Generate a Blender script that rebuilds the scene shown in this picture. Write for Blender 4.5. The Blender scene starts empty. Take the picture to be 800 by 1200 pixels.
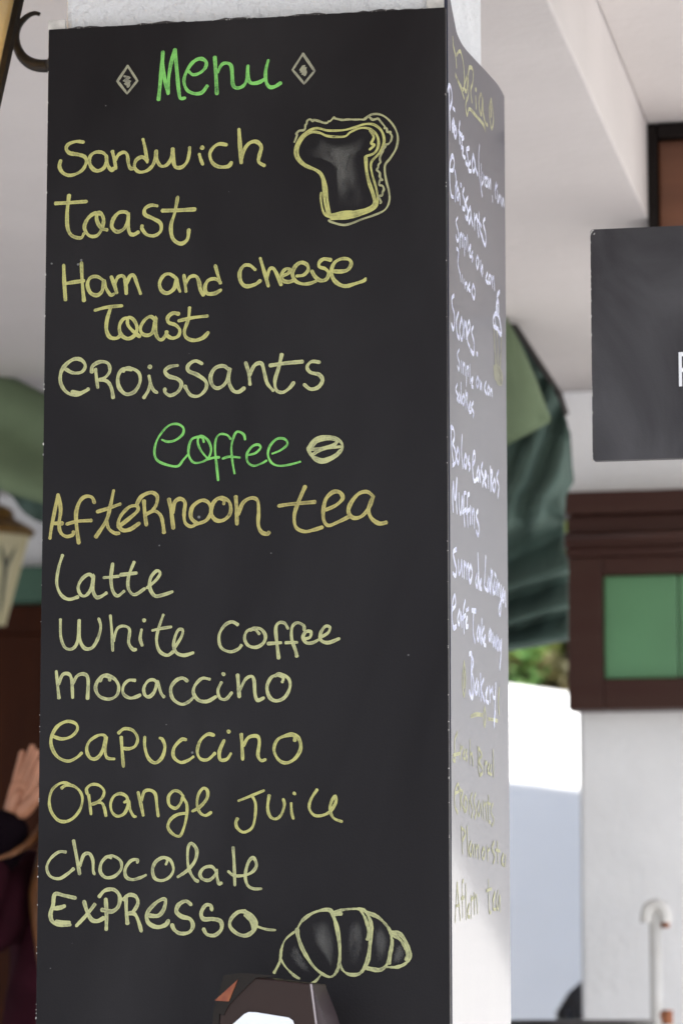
import bpy, bmesh, math, random
from mathutils import Vector, Matrix
random.seed(7)
R = math.radians
scene = bpy.context.scene
COL = scene.collection

# ------------------------------------------------------------------ camera, sky, sun, exposure
FPX, YAW, EYE = 3970.0, R(11.0), 1.6
PITCH = math.atan(580 / FPX)
cam = bpy.data.cameras.new('camera')
cam_o = bpy.data.objects.new('camera', cam)
COL.objects.link(cam_o)
cam.sensor_fit = 'VERTICAL'; cam.sensor_height = 36.0; cam.lens = FPX / 1200 * 36.0
cam.clip_start = 0.05; cam.clip_end = 500
cam_o.location = (0, 0, EYE)
cam_o.rotation_euler = (math.pi / 2 + PITCH, 0, YAW)
cam.dof.use_dof = True; cam.dof.focus_distance = 4.13; cam.dof.aperture_fstop = 6.6
scene.camera = cam_o

SUN_EL, SUN_AZ = R(45), R(150)           # azimuth clockwise from +Y
world = bpy.data.worlds.new('World'); scene.world = world
world.use_nodes = True
wn = world.node_tree; wn.nodes.clear()
sky = wn.nodes.new('ShaderNodeTexSky'); sky.sky_type = 'NISHITA'; sky.sun_disc = False
sky.sun_elevation = SUN_EL; sky.sun_rotation = SUN_AZ
sky.air_density = 1.0; sky.dust_density = 1.5; sky.ozone_density = 1.0
bg = wn.nodes.new('ShaderNodeBackground'); bg.inputs[1].default_value = 0.07
wo = wn.nodes.new('ShaderNodeOutputWorld')
wn.links.new(sky.outputs[0], bg.inputs[0]); wn.links.new(bg.outputs[0], wo.inputs[0])
sun = bpy.data.lights.new('sun', 'SUN'); sun.energy = 5.0; sun.angle = R(0.5); sun.color = (1.0, 0.965, 0.92)
sun_o = bpy.data.objects.new('sun', sun); COL.objects.link(sun_o)
sdir = Vector((math.sin(SUN_AZ) * math.cos(SUN_EL), math.cos(SUN_AZ) * math.cos(SUN_EL), math.sin(SUN_EL)))
sun_o.rotation_euler = sdir.to_track_quat('Z', 'Y').to_euler(); sun_o.location = (6, -6, 12)
vs = scene.view_settings
vs.view_transform = 'Standard'; vs.look = 'None'; vs.gamma = 1.0; vs.use_curve_mapping = False
vs.exposure = 1.68

# ------------------------------------------------------------------ measuring: a pixel of the photo to a point on a real plane
CC = Vector((0, 0, EYE))
_c, _s, _cp, _sp = math.cos(YAW), math.sin(YAW), math.cos(PITCH), math.sin(PITCH)
FWD = Vector((-_s * _cp, _c * _cp, _sp)); RGT = Vector((_c, _s, 0)); UPV = RGT.cross(FWD)
def ray(px, py): return FWD + RGT * ((px - 400) / FPX) + UPV * ((600 - py) / FPX)
def on(px, py, axis, v):
    r = ray(px, py); return CC + r * ((v - CC[axis]) / r[axis])
def onY(px, py, y): return on(px, py, 1, y)
def onX(px, py, x): return on(px, py, 0, x)
def onZ(px, py, z): return on(px, py, 2, z)

# ------------------------------------------------------------------ objects
def obj(name, bm, mat=None, parent=None, smooth=False, bevel=0.0):
    me = bpy.data.meshes.new(name)
    bmesh.ops.recalc_face_normals(bm, faces=bm.faces[:])
    bm.to_mesh(me); bm.free()
    if smooth:
        for p in me.polygons: p.use_smooth = True
    o = bpy.data.objects.new(name, me); COL.objects.link(o)
    if mat: me.materials.append(mat)
    if parent:
        o.parent = parent
        o.matrix_parent_inverse = Matrix.Translation(parent.location).inverted()
    if bevel:
        b = o.modifiers.new('bevel', 'BEVEL'); b.width = bevel; b.segments = 2; b.limit_method = 'ANGLE'
    return o
def thing(name, label, cat, loc=(0, 0, 0), group=None):
    o = bpy.data.objects.new(name, None); COL.objects.link(o); o.location = loc
    o.empty_display_size = 0.1
    return tag(o, label, cat, group)
def tag(o, label, cat, group=None):
    o['label'] = label; o['category'] = cat
    if group: o['group'] = group
    return o
def struct(o, kind='structure'):
    o['kind'] = kind; return o
def lab(o, t): o['label'] = t; return o
def box(bm, lo, hi):
    v = [bm.verts.new((x, y, z)) for z in (lo[2], hi[2]) for y in (lo[1], hi[1]) for x in (lo[0], hi[0])]
    for f in ((0, 1, 3, 2), (4, 6, 7, 5), (0, 4, 5, 1), (2, 3, 7, 6), (0, 2, 6, 4), (1, 5, 7, 3)):
        bm.faces.new([v[i] for i in f])
    return v
def bx(lo, hi):
    bm = bmesh.new(); box(bm, lo, hi); return bm
def prism(bm, pts, off):
    """closed outline (list of Vector) extruded by vector off"""
    a = [bm.verts.new(p) for p in pts]; b = [bm.verts.new(Vector(p) + Vector(off)) for p in pts]
    n = len(a)
    bm.faces.new(a); bm.faces.new(b[::-1])
    for i in range(n): bm.faces.new((a[i], b[i], b[(i + 1) % n], a[(i + 1) % n]))
def tube(bm, pts, rad, n=10, cap=True):
    pts = [Vector(p) for p in pts]
    if not hasattr(rad, '__len__'): rad = [rad] * len(pts)
    prev = None; ref = None
    for i, p in enumerate(pts):
        t = (pts[min(i + 1, len(pts) - 1)] - pts[max(i - 1, 0)]).normalized()
        if ref is None:
            ref = Vector((0, 0, 1)) if abs(t.z) < .9 else Vector((1, 0, 0))
        u = (ref - t * ref.dot(t)).normalized(); w = t.cross(u); ref = u
        ring = [bm.verts.new(p + (u * math.cos(a) + w * math.sin(a)) * rad[i]) for a in [2 * math.pi * k / n for k in range(n)]]
        if prev:
            for k in range(n): bm.faces.new((prev[k], prev[(k + 1) % n], ring[(k + 1) % n], ring[k]))
        elif cap: bm.faces.new(ring[::-1])
        prev = ring
    if cap: bm.faces.new(prev)
def lathe(bm, prof, cx, cy, n=20):
    prev = None
    for r, z in prof:
        ring = [bm.verts.new((cx + r * math.cos(2 * math.pi * k / n), cy + r * math.sin(2 * math.pi * k / n), z)) for k in range(n)]
        if prev:
            for k in range(n): bm.faces.new((prev[k], prev[(k + 1) % n], ring[(k + 1) % n], ring[k]))
        else: bm.faces.new(ring[::-1])
        prev = ring
    bm.faces.new(prev)
def smooth_pts(pts, k=6, closed=False):
    if len(pts) < 3: return [tuple(p) for p in pts]
    out = []
    n = len(pts)
    for i in range(n - 1):
        p0 = pts[max(i - 1, 0)]; p1 = pts[i]; p2 = pts[i + 1]; p3 = pts[min(i + 2, n - 1)]
        for j in range(k):
            t = j / k
            out.append(tuple(0.5 * (2 * b + (c - a) * t + (2 * a - 5 * b + 4 * c - d) * t * t + (3 * b - a - 3 * c + d) * t ** 3)
                             for a, b, c, d in zip(p0, p1, p2, p3)))
    out.append(tuple(pts[-1]))
    return out

# ------------------------------------------------------------------ materials
def mat(name, color, rough=0.6, metal=0.0, spec=0.5, var=0.12, scale=8.0, bump=0.0, bscale=60.0, color2=None, coat=0.0, detail=6.0, stretch=None):
    m = bpy.data.materials.new(name); m.use_nodes = True
    nt = m.node_tree; b = nt.nodes['Principled BSDF']
    b.inputs['Roughness'].default_value = rough; b.inputs['Metallic'].default_value = metal
    b.inputs['Specular IOR Level'].default_value = spec
    if coat: b.inputs['Coat Weight'].default_value = coat; b.inputs['Coat Roughness'].default_value = 0.1
    tc = nt.nodes.new('ShaderNodeTexCoord'); src = tc.outputs['Object']
    if stretch:
        mp = nt.nodes.new('ShaderNodeMapping'); mp.inputs['Scale'].default_value = stretch
        nt.links.new(src, mp.inputs[0]); src = mp.outputs[0]
    nz = nt.nodes.new('ShaderNodeTexNoise'); nz.inputs['Scale'].default_value = scale; nz.inputs['Detail'].default_value = detail
    nt.links.new(src, nz.inputs['Vector'])
    cr = nt.nodes.new('ShaderNodeValToRGB')
    c2 = color2 or tuple(min(1, c * (1 + var)) for c in color)
    c1 = color if color2 else tuple(c * (1 - var) for c in color)
    cr.color_ramp.elements[0].position = .3; cr.color_ramp.elements[0].color = (*c1, 1)
    cr.color_ramp.elements[1].position = .7; cr.color_ramp.elements[1].color = (*c2, 1)
    nt.links.new(nz.outputs['Fac'], cr.inputs[0]); nt.links.new(cr.outputs[0], b.inputs['Base Color'])
    if bump:
        n2 = nt.nodes.new('ShaderNodeTexNoise'); n2.inputs['Scale'].default_value = bscale; n2.inputs['Detail'].default_value = 4
        nt.links.new(src, n2.inputs['Vector'])
        bp = nt.nodes.new('ShaderNodeBump'); bp.inputs['Strength'].default_value = bump; bp.inputs['Distance'].default_value = 0.01
        nt.links.new(n2.outputs['Fac'], bp.inputs['Height']); nt.links.new(bp.outputs[0], b.inputs['Normal'])
    return m

def board_mat(name, base, rough, spec, smear=0.012, specks=True, sweep=(3, 3, 1.2), ior=1.5):
    """black chalkboard paint: faint wiped-chalk smears, small white flecks, slightly uneven gloss"""
    m = bpy.data.materials.new(name); m.use_nodes = True
    nt = m.node_tree; N = nt.nodes; L = nt.links; b = N['Principled BSDF']
    b.inputs['Specular IOR Level'].default_value = spec
    tc = N.new('ShaderNodeTexCoord')
    mp = N.new('ShaderNodeMapping'); mp.inputs['Scale'].default_value = sweep; L.new(tc.outputs['Object'], mp.inputs[0])
    nz = N.new('ShaderNodeTexNoise'); nz.inputs['Scale'].default_value = 1.6; nz.inputs['Detail'].default_value = 7; nz.inputs['Distortion'].default_value = .8
    L.new(mp.outputs[0], nz.inputs['Vector'])
    cr = N.new('ShaderNodeValToRGB')
    cr.color_ramp.elements[0].position = .35; cr.color_ramp.elements[0].color = (*[c * .82 for c in base], 1)
    cr.color_ramp.elements[1].position = .75; cr.color_ramp.elements[1].color = (*[c + smear for c in base], 1)
    L.new(nz.outputs['Fac'], cr.inputs[0])
    col = cr.outputs[0]
    if specks:
        vo = N.new('ShaderNodeTexVoronoi'); vo.inputs['Scale'].default_value = 26; vo.inputs['Randomness'].default_value = 1
        L.new(tc.outputs['Object'], vo.inputs['Vector'])
        vz = N.new('ShaderNodeTexNoise'); vz.inputs['Scale'].default_value = 9; L.new(tc.outputs['Object'], vz.inputs['Vector'])
        th = N.new('ShaderNodeMapRange'); th.inputs['From Min'].default_value = .4; th.inputs['From Max'].default_value = .72
        th.inputs['To Min'].default_value = 0; th.inputs['To Max'].default_value = .055
        L.new(vz.outputs['Fac'], th.inputs['Value'])
        lt = N.new('ShaderNodeMath'); lt.operation = 'LESS_THAN'; L.new(vo.outputs['Distance'], lt.inputs[0]); L.new(th.outputs[0], lt.inputs[1])
        sc = N.new('ShaderNodeMath'); sc.operation = 'MULTIPLY'; sc.inputs[1].default_value = .3; L.new(lt.outputs[0], sc.inputs[0])
        mx = N.new('ShaderNodeMixRGB'); mx.inputs[2].default_value = (.5, .5, .47, 1)
        L.new(sc.outputs[0], mx.inputs[0]); L.new(col, mx.inputs[1]); col = mx.outputs[0]
    L.new(col, b.inputs['Base Color'])
    rr = N.new('ShaderNodeMapRange'); rr.inputs['To Min'].default_value = rough - .05; rr.inputs['To Max'].default_value = rough + .07
    L.new(nz.outputs['Fac'], rr.inputs['Value']); L.new(rr.outputs[0], b.inputs['Roughness'])
    n2 = N.new('ShaderNodeTexNoise'); n2.inputs['Scale'].default_value = 350; n2.inputs['Detail'].default_value = 2
    L.new(tc.outputs['Object'], n2.inputs['Vector'])
    bp = N.new('ShaderNodeBump'); bp.inputs['Strength'].default_value = .12; bp.inputs['Distance'].default_value = .002
    L.new(n2.outputs['Fac'], bp.inputs['Height']); L.new(bp.outputs[0], b.inputs['Normal'])
    return m

def chalk_mat(name, col, thin=0.62, cover=.50):
    """liquid-chalk marker: denser at the rim of the stroke, thin and uneven along the middle"""
    m = bpy.data.materials.new(name); m.use_nodes = True
    nt = m.node_tree; N = nt.nodes; L = nt.links; b = N['Principled BSDF']
    b.inputs['Roughness'].default_value = .75; b.inputs['Specular IOR Level'].default_value = .25
    tc = N.new('ShaderNodeTexCoord'); uv = N.new('ShaderNodeSeparateXYZ'); L.new(tc.outputs['UV'], uv.inputs[0])
    rim = N.new('ShaderNodeMath'); rim.operation = 'ABSOLUTE'; L.new(uv.outputs[0], rim.inputs[0])
    nz = N.new('ShaderNodeTexNoise'); nz.inputs['Scale'].default_value = 55; nz.inputs['Detail'].default_value = 5; L.new(tc.outputs['Object'], nz.inputs['Vector'])
    n2 = N.new('ShaderNodeTexNoise'); n2.inputs['Scale'].default_value = 420; n2.inputs['Detail'].default_value = 2; L.new(tc.outputs['Object'], n2.inputs['Vector'])
    a = N.new('ShaderNodeMath'); a.operation = 'MULTIPLY_ADD'; a.inputs[1].default_value = .20; L.new(rim.outputs[0], a.inputs[0]); L.new(nz.outputs['Fac'], a.inputs[2])
    a2 = N.new('ShaderNodeMath'); a2.operation = 'MULTIPLY_ADD'; a2.inputs[1].default_value = .48; L.new(n2.outputs['Fac'], a2.inputs[0]); L.new(a.outputs[0], a2.inputs[2])
    cr = N.new('ShaderNodeValToRGB')
    cr.color_ramp.elements[0].position = .45; cr.color_ramp.elements[0].color = (*[c * thin * f for c, f in zip(col, (1, 1, 1.25))], 1)
    cr.color_ramp.elements[1].position = .95; cr.color_ramp.elements[1].color = (*col, 1)
    L.new(a2.outputs[0], cr.inputs[0]); L.new(cr.outputs[0], b.inputs['Base Color'])
    al = N.new('ShaderNodeMapRange'); al.inputs['From Min'].default_value = .48; al.inputs['From Max'].default_value = .82
    al.inputs['To Min'].default_value = cover; al.inputs['To Max'].default_value = 1.0
    L.new(a2.outputs[0], al.inputs['Value']); L.new(al.outputs[0], b.inputs['Alpha'])
    return m

def smudge_mat(name, col, strength):
    """rubbed chalk dust: patchy, fading out to its edge (UV carries the distance to the edge)"""
    m = bpy.data.materials.new(name); m.use_nodes = True
    nt = m.node_tree; N = nt.nodes; L = nt.links; b = N['Principled BSDF']
    b.inputs['Base Color'].default_value = (*col, 1); b.inputs['Roughness'].default_value = .9; b.inputs['Specular IOR Level'].default_value = .1
    tc = N.new('ShaderNodeTexCoord'); uv = N.new('ShaderNodeSeparateXYZ'); L.new(tc.outputs['UV'], uv.inputs[0])
    mp = N.new('ShaderNodeMapping'); mp.inputs['Scale'].default_value = (1.6, 1, .7); mp.inputs['Rotation'].default_value = (0, .5, 0)
    L.new(tc.outputs['Object'], mp.inputs[0])
    nz = N.new('ShaderNodeTexNoise'); nz.inputs['Scale'].default_value = 26; nz.inputs['Detail'].default_value = 7; L.new(mp.outputs[0], nz.inputs['Vector'])
    mr = N.new('ShaderNodeMapRange'); mr.inputs['From Min'].default_value = .3; mr.inputs['From Max'].default_value = .75; L.new(nz.outputs['Fac'], mr.inputs['Value'])
    mu = N.new('ShaderNodeMath'); mu.operation = 'MULTIPLY'; L.new(mr.outputs[0], mu.inputs[0]); L.new(uv.outputs[0], mu.inputs[1])
    m3 = N.new('ShaderNodeMath'); m3.operation = 'MULTIPLY'; m3.inputs[1].default_value = strength; L.new(mu.outputs[0], m3.inputs[0])
    L.new(m3.outputs[0], b.inputs['Alpha'])
    return m

M = {}
M['plaster'] = mat('white_plaster', (.79, .79, .79), .85, var=.04, scale=5, bump=.35, bscale=45, spec=.2)
M['pillar'] = mat('rough_white_plaster', (.72, .73, .74), .85, var=.06, scale=14, bump=.9, bscale=90, spec=.2)
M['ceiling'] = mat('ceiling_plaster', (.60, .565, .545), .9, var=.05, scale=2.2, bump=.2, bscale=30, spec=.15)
M['ground'] = mat('stone_paving', (.25, .25, .26), .85, var=.2, scale=3, bump=.4, bscale=20)
M['terrace'] = mat('terrace_tiles', (.27, .26, .26), .7, var=.2, scale=5)
M['board'] = board_mat('black_board_paint', (.0080, .0060, .0068), .5, .17, smear=.016, sweep=(2.2, 2.2, .8))
M['side'] = board_mat('satin_board_paint', (.020, .022, .046), .36, .15, smear=.02, specks=True)
b_ = M['side'].node_tree.nodes['Principled BSDF']; b_.inputs['Coat Weight'].default_value = .36; b_.inputs['Coat Roughness'].default_value = .06; b_.inputs['Coat IOR'].default_value = 1.5
M['signp'] = board_mat('dusty_slate_paint', (.030, .026, .029), .55, .35, smear=.085, specks=False, sweep=(4, 3, 2.2))
M['edge'] = mat('shadow_gap_dark', (.03, .028, .028), .8, var=.5, scale=80, color2=(.10, .09, .085))  # darkness of the gap behind the board's top, put into the colour
M['chip'] = mat('bare_white_chip', (.62, .6, .56), .9, var=.2, scale=90)
M['yellow'] = chalk_mat('yellow_chalk_marker', (.50, .48, .165), .70)
M['ochre'] = chalk_mat('ochre_chalk_marker', (.46, .40, .135), .70)
M['cream'] = chalk_mat('cream_chalk_marker', (.49, .49, .23), .70)
M['pale'] = chalk_mat('pale_chalk', (.33, .32, .22), .7)
M['paleyellow'] = chalk_mat('pale_yellow_chalk', (.40, .39, .20), .7)
M['green'] = chalk_mat('green_chalk_marker', (.22, .58, .13), .72)
M['white'] = chalk_mat('white_chalk_marker', (.80, .82, .92), .7)
M['thinyellow'] = chalk_mat('thin_yellow_chalk', (.50, .49, .27), .7, .30)
M['smudge'] = smudge_mat('rubbed_chalk_dust', (.42, .41, .37), .26)
M['smudge2'] = smudge_mat('soft_chalk_dust', (.40, .39, .35), .22)
M['iron'] = mat('black_wrought_iron', (.022, .017, .014), .5, metal=.3, var=.4, scale=40, bump=.2, bscale=150)
M['wood'] = mat('dark_stained_wood', (.039, .0125, .0085), .5, spec=.25, var=.3, scale=3, stretch=(1, 1, 9), bump=.15, bscale=20, color2=(.046, .019, .013))
M['woodh'] = mat('dark_stained_moulding', (.039, .0125, .0085), .5, spec=.25, var=.3, scale=3, stretch=(1, 6, 14), bump=.15, bscale=20, color2=(.048, .020, .014))
M['woodg'] = mat('glossy_stained_bead', (.040, .014, .010), .32, var=.3, scale=3, stretch=(1, 6, 14), color2=(.062, .026, .018))
M['timber'] = mat('red_brown_timber', (.10, .034, .014), .5, scale=2, stretch=(1, 6, 14), color2=(.15, .055, .024))
M['door'] = mat('red_brown_door', (.036, .009, .003), .55, spec=.12, scale=3, stretch=(9, 9, 1), color2=(.058, .015, .005))
M['teal'] = mat('green_painted_wood', (.055, .13, .085), .5, var=.12)
M['greenpane'] = mat('green_painted_panel', (.095, .235, .11), .42, var=.07, scale=6, bump=.05)
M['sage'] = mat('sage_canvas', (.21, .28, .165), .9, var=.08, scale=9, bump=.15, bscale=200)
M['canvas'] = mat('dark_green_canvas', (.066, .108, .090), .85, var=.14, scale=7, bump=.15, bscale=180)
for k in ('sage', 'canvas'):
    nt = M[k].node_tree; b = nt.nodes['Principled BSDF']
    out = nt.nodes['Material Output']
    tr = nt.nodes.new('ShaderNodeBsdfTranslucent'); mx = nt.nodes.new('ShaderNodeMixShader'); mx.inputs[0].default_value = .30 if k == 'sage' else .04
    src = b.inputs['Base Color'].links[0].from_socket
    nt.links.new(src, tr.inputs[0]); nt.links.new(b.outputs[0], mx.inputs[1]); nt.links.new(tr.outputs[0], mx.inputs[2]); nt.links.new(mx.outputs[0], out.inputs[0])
M['pipe'] = mat('white_painted_pipe', (.66, .64, .60), .4, var=.1, scale=20, color2=(.74, .73, .70))
M['rust'] = mat('rusty_iron', (.30, .11, .05), .8, var=.4, scale=60)
M['darkmetal'] = mat('dark_brown_metal', (.035, .03, .028), .45, var=.3, scale=20)
M['plastic'] = mat('brown_plastic', (.027, .0135, .011), .3, var=.12, scale=10, spec=.25)
M['plasticd'] = mat('dark_brown_plastic', (.009, .005, .004), .25, var=.2, scale=20, spec=.25)
M['plasticl'] = mat('mauve_brown_plastic', (.050, .032, .033), .4, var=.08, scale=10)
M['whitecard'] = mat('white_glossy_card', (.80, .82, .86), .35, var=.02)
M['lettering'] = mat('white_vinyl_lettering', (.85, .85, .85), .5, var=.02)
M['cap'] = mat('aged_brass', (.20, .11, .03), .4, metal=.7, var=.3, scale=25)
M['motif'] = mat('dark_painted_motif', (.05, .06, .05), .7)
M['lglass'] = mat('cream_lantern_glass', (.60, .54, .33), .4, var=.06)
M['skin'] = mat('skin', (.44, .20, .115), .5, var=.12, scale=30, bump=.1, bscale=300)
M['hair'] = mat('brown_hair', (.07, .026, .008), .5, spec=.3, scale=14, stretch=(8, 8, .8), color2=(.19, .075, .025))
M['maroon'] = mat('maroon_knit', (.030, .0065, .011), .95, spec=.06, var=.3, scale=14, bump=.3, bscale=160)
M['trousers'] = mat('dark_denim', (.02, .024, .04), .85, var=.2)
M['shoe'] = mat('black_shoe_leather', (.012, .011, .011), .4)
M['cuff'] = mat('black_cuff', (.006, .003, .005), .9, spec=.05)
M['eyew'] = mat('eye_white', (.75, .73, .7), .2); M['iris'] = mat('brown_iris', (.04, .02, .01), .2); M['lips'] = mat('lips', (.42, .12, .11), .45)
M['bark'] = mat('bark', (.10, .07, .045), .9, var=.3, scale=20)
def leaf_mat(name, a, b_):
    m = mat(name, a, .55, scale=3.5, color2=b_, detail=3)
    nt = m.node_tree; b = nt.nodes['Principled BSDF']; tr = nt.nodes.new('ShaderNodeBsdfTranslucent'); mx = nt.nodes.new('ShaderNodeMixShader'); mx.inputs[0].default_value = .4
    nt.links.new(b.inputs['Base Color'].links[0].from_socket, tr.inputs[0]); nt.links.new(b.outputs[0], mx.inputs[1]); nt.links.new(tr.outputs[0], mx.inputs[2]); nt.links.new(mx.outputs[0], nt.nodes['Material Output'].inputs[0])
    return m
M['leaf'] = leaf_mat('yellow_green_leaves', (.10, .15, .03), (.24, .25, .06))
M['leaf2'] = leaf_mat('olive_leaves', (.09, .085, .03), (.17, .12, .06))
M['leaf3'] = leaf_mat('fresh_green_leaves', (.07, .17, .04), (.15, .25, .06))
# frosted lantern glass and its lamp
m = bpy.data.materials.new('frosted_glass'); m.use_nodes = True; nt = m.node_tree
nt.nodes['Principled BSDF'].inputs['Base Color'].default_value = (.60, .59, .50, 1); nt.nodes['Principled BSDF'].inputs['Roughness'].default_value = .45
tr = nt.nodes.new('ShaderNodeBsdfTranslucent'); tr.inputs[0].default_value = (.70, .65, .50, 1)
mx = nt.nodes.new('ShaderNodeMixShader'); mx.inputs[0].default_value = .55
nt.links.new(nt.nodes['Principled BSDF'].outputs[0], mx.inputs[1]); nt.links.new(tr.outputs[0], mx.inputs[2])
nt.links.new(mx.outputs[0], nt.nodes['Material Output'].inputs[0]); M['frost'] = m
m = bpy.data.materials.new('lit_bulb'); m.use_nodes = True; b = m.node_tree.nodes['Principled BSDF']
b.inputs['Emission Color'].default_value = (1, .68, .32, 1); b.inputs['Emission Strength'].default_value = 30; M['bulb'] = m

# ------------------------------------------------------------------ setting
YB = 4.0                                   # face of the front board
XL, XR = -1.154, -0.647                    # its left and right edge
ZT = 2.822                                 # its top
YW = 7.85                                  # front wall of the house behind
XE, ZS, ZH = -0.611, 3.04, 3.22            # lower soffit's right edge, soffit, higher ceiling
bm = bmesh.new(); bmesh.ops.create_grid(bm, x_segments=2, y_segments=2, size=200)
struct(obj('ground', bm, M['ground']))
FL = .85
struct(obj('terrace_floor', bx((-9, 5.6, 0.004), (9, 13.0, FL)), M['terrace']))
for i in range(5):
    struct(obj('step', bx((-3, 4.75 + .17 * i, .004), (3, 4.918 + .17 * i, .142 * (i + 1))), M['terrace'], bevel=.006))

# porch roof: low soffit on the left, higher ceiling on the right
XROOF = 0.60
porch = thing('porch_roof', 'white plastered porch roof with a low soffit beside a slightly higher ceiling', 'porch roof', (-2, 5, 3.04))
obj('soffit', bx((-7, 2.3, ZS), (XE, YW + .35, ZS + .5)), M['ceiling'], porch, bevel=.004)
obj('soffit', bx((-7, YW + .352, ZS + .003), (-1.75, 9.2, ZS + .5)), M['ceiling'], porch)  # hidden run added back to the left house to keep sun off its wall
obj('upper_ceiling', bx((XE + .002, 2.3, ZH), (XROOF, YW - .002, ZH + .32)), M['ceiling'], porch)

# house on the right behind: its front wall is what closes the porch
wallx = onY(679, 1000, YW).x
house = thing('house', 'white plastered house wall behind the pillar, right of the sunlit passage', 'house', (1.5, YW + .2, FL))
YE = 12.0
HTOP = onY(636, 911, 14.0).z + (14.0 - YE) * sdir.z / -sdir.y     # top of an added, unseen slab that shades the lower garden wall
obj('wall', bx((wallx, YW, FL), (5.5, YW + .35, ZH - .002)), M['plaster'], house, bevel=.012)
obj('slab_support', bx((.02, YW + .36, ZH + .5), (2.6, YE, HTOP - .13)), M['plaster'], house)  # unseen block added to carry the shading slab
bm = bmesh.new(); prism(bm, [Vector(p) for p in ((-1.9, 10.98, HTOP - .12), (2.8, 10.98, HTOP - .12), (2.8, YE - .16, HTOP - .12), (.2, YE - .075, HTOP - .12), (-.5, YE - .045, HTOP - .12), (-.9, YE, HTOP - .12), (-1.3, YE + .022, HTOP - .12), (-1.9, YE + .03, HTOP - .12))], (0, 0, .12))
obj('shade_slab', bm, M['plaster'], house)  # unseen slab, added so its shadow covers the lower garden wall
obj('slab_support', bx((.021, YW + .352, FL), (2.59, YE - .01, ZH + .499)), M['plaster'], house)  # lower half of the added, unseen block under the slab

# garden wall beyond the passage, sunlit along its sloping top
YG = 14.0
a = onY(560, 797, YG); b2 = onY(690, 815, YG)
sl = (b2.z - a.z) / (b2.x - a.x)
bm = bmesh.new()
def gz(x): return a.z + sl * (x - a.x)
outline = [Vector((x, YG, gz(x))) for x in (-6, -4, -2.4, -1.9, -1.4, 1.5)]
outline += [Vector((1.5, YG, 0.004)), Vector((-6, YG, 0.004))]
prism(bm, outline, (0, .3, 0))
M['limewash'] = mat('bright_limewash', (.86, .86, .85), .9, var=.04, scale=1.2, bump=.3, bscale=12, spec=.1)
tag(obj('garden_wall', bm, M['limewash']), 'white garden wall in bright sun under the shrubs, seen through the passage', 'wall')

# house on the left behind with its door
YL = 9.2
lh = thing('back_house', 'white wall behind the left edge of the menu board with a red brown door', 'house', (-3.2, YL, FL))
d_top = onY(40, 668, YL).z; d_bot = onY(40, 712, YL).z; dl = onY(-330, 700, YL).x; dr = onY(250, 700, YL).x
wx1 = onY(300, 700, YL).x
obj('wall', bx((-7, YL, FL), (wx1, YL + .3, 4.2)), M['plaster'], lh)
dp = obj('door', bx((dl, YL - .05, FL), (dr, YL - .003, d_bot)), M['door'], lh)
bm = bmesh.new()
for k in range(4):
    x0 = dl + .06 + k * (dr - dl - .06) / 4
    box(bm, (x0, YL - .068, FL + .1), (x0 + (dr - dl) / 4 - .09, YL - .052, d_bot - .08))
obj('door_panel', bm, M['door'], lh, bevel=.008)
o = obj('lintel', bx((dl - .1, YL - .09, d_bot + .003), (dr + .1, YL - .003, d_top)), M['teal'], lh, bevel=.006)
lab(o, 'green painted lintel over the door')

# ------------------------------------------------------------------ pillar
px_l = onY(77, 30, YB + .02).x
pil_xr = XR - .013
pil_y1 = onX(564, 40, pil_xr).y
pil = tag(obj('pillar', bx((px_l, YB + .02, .002), (pil_xr, pil_y1, ZS - .002)), M['pillar'], bevel=.008),
          'rough white plastered pillar that carries the menu boards', 'pillar')

# ------------------------------------------------------------------ strokes of chalk
def stroke(bm, uv, pts3, normal, w, off, jit=.12, dome=.0003):
    """domed ribbon of half width w/2 along 3-D points lying in a plane"""
    n = len(pts3)
    if n < 2: return
    t0 = (pts3[0] - pts3[1]).normalized(); t1 = (pts3[-1] - pts3[-2]).normalized()
    hw = w / 2
    P = [pts3[0] + t0 * hw * f for f in (.9, .6, .25)] + list(pts3) + [pts3[-1] + t1 * hw * f for f in (.25, .6, .9)]
    Wd = [.3, .72, .95] + [1.0] * n + [.95, .72, .3]
    ph = random.uniform(0, 9); rows = []
    for i, p in enumerate(P):
        t = (P[min(i + 1, len(P) - 1)] - P[max(i - 1, 0)])
        if t.length < 1e-9: t = t0
        t.normalize(); sd = normal.cross(t)
        k = hw * Wd[i] * (1 + jit * math.sin(i * .55 + ph) + 1.1 * jit * math.sin(i * .13 + ph * 2) + jit * random.uniform(-.7, .7))
        h = off + i * dome * .013
        rows.append([bm.verts.new(p - sd * k + normal * (h + dome * .25)), bm.verts.new(p - sd * k * .5 + normal * (h + dome)),
                     bm.verts.new(p + sd * k * .5 + normal * (h + dome)), bm.verts.new(p + sd * k + normal * (h + dome * .25))])
    us = (-1, -.3, .3, 1)
    for i in range(len(rows) - 1):
        for j in range(3):
            try: f = bm.faces.new((rows[i][j], rows[i][j + 1], rows[i + 1][j + 1], rows[i + 1][j]))
            except ValueError: continue
            for lp, (ui, vi) in zip(f.loops, ((us[j], i), (us[j + 1], i), (us[j + 1], i + 1), (us[j], i + 1))):
                lp[uv].uv = (ui, vi * .1)
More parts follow.
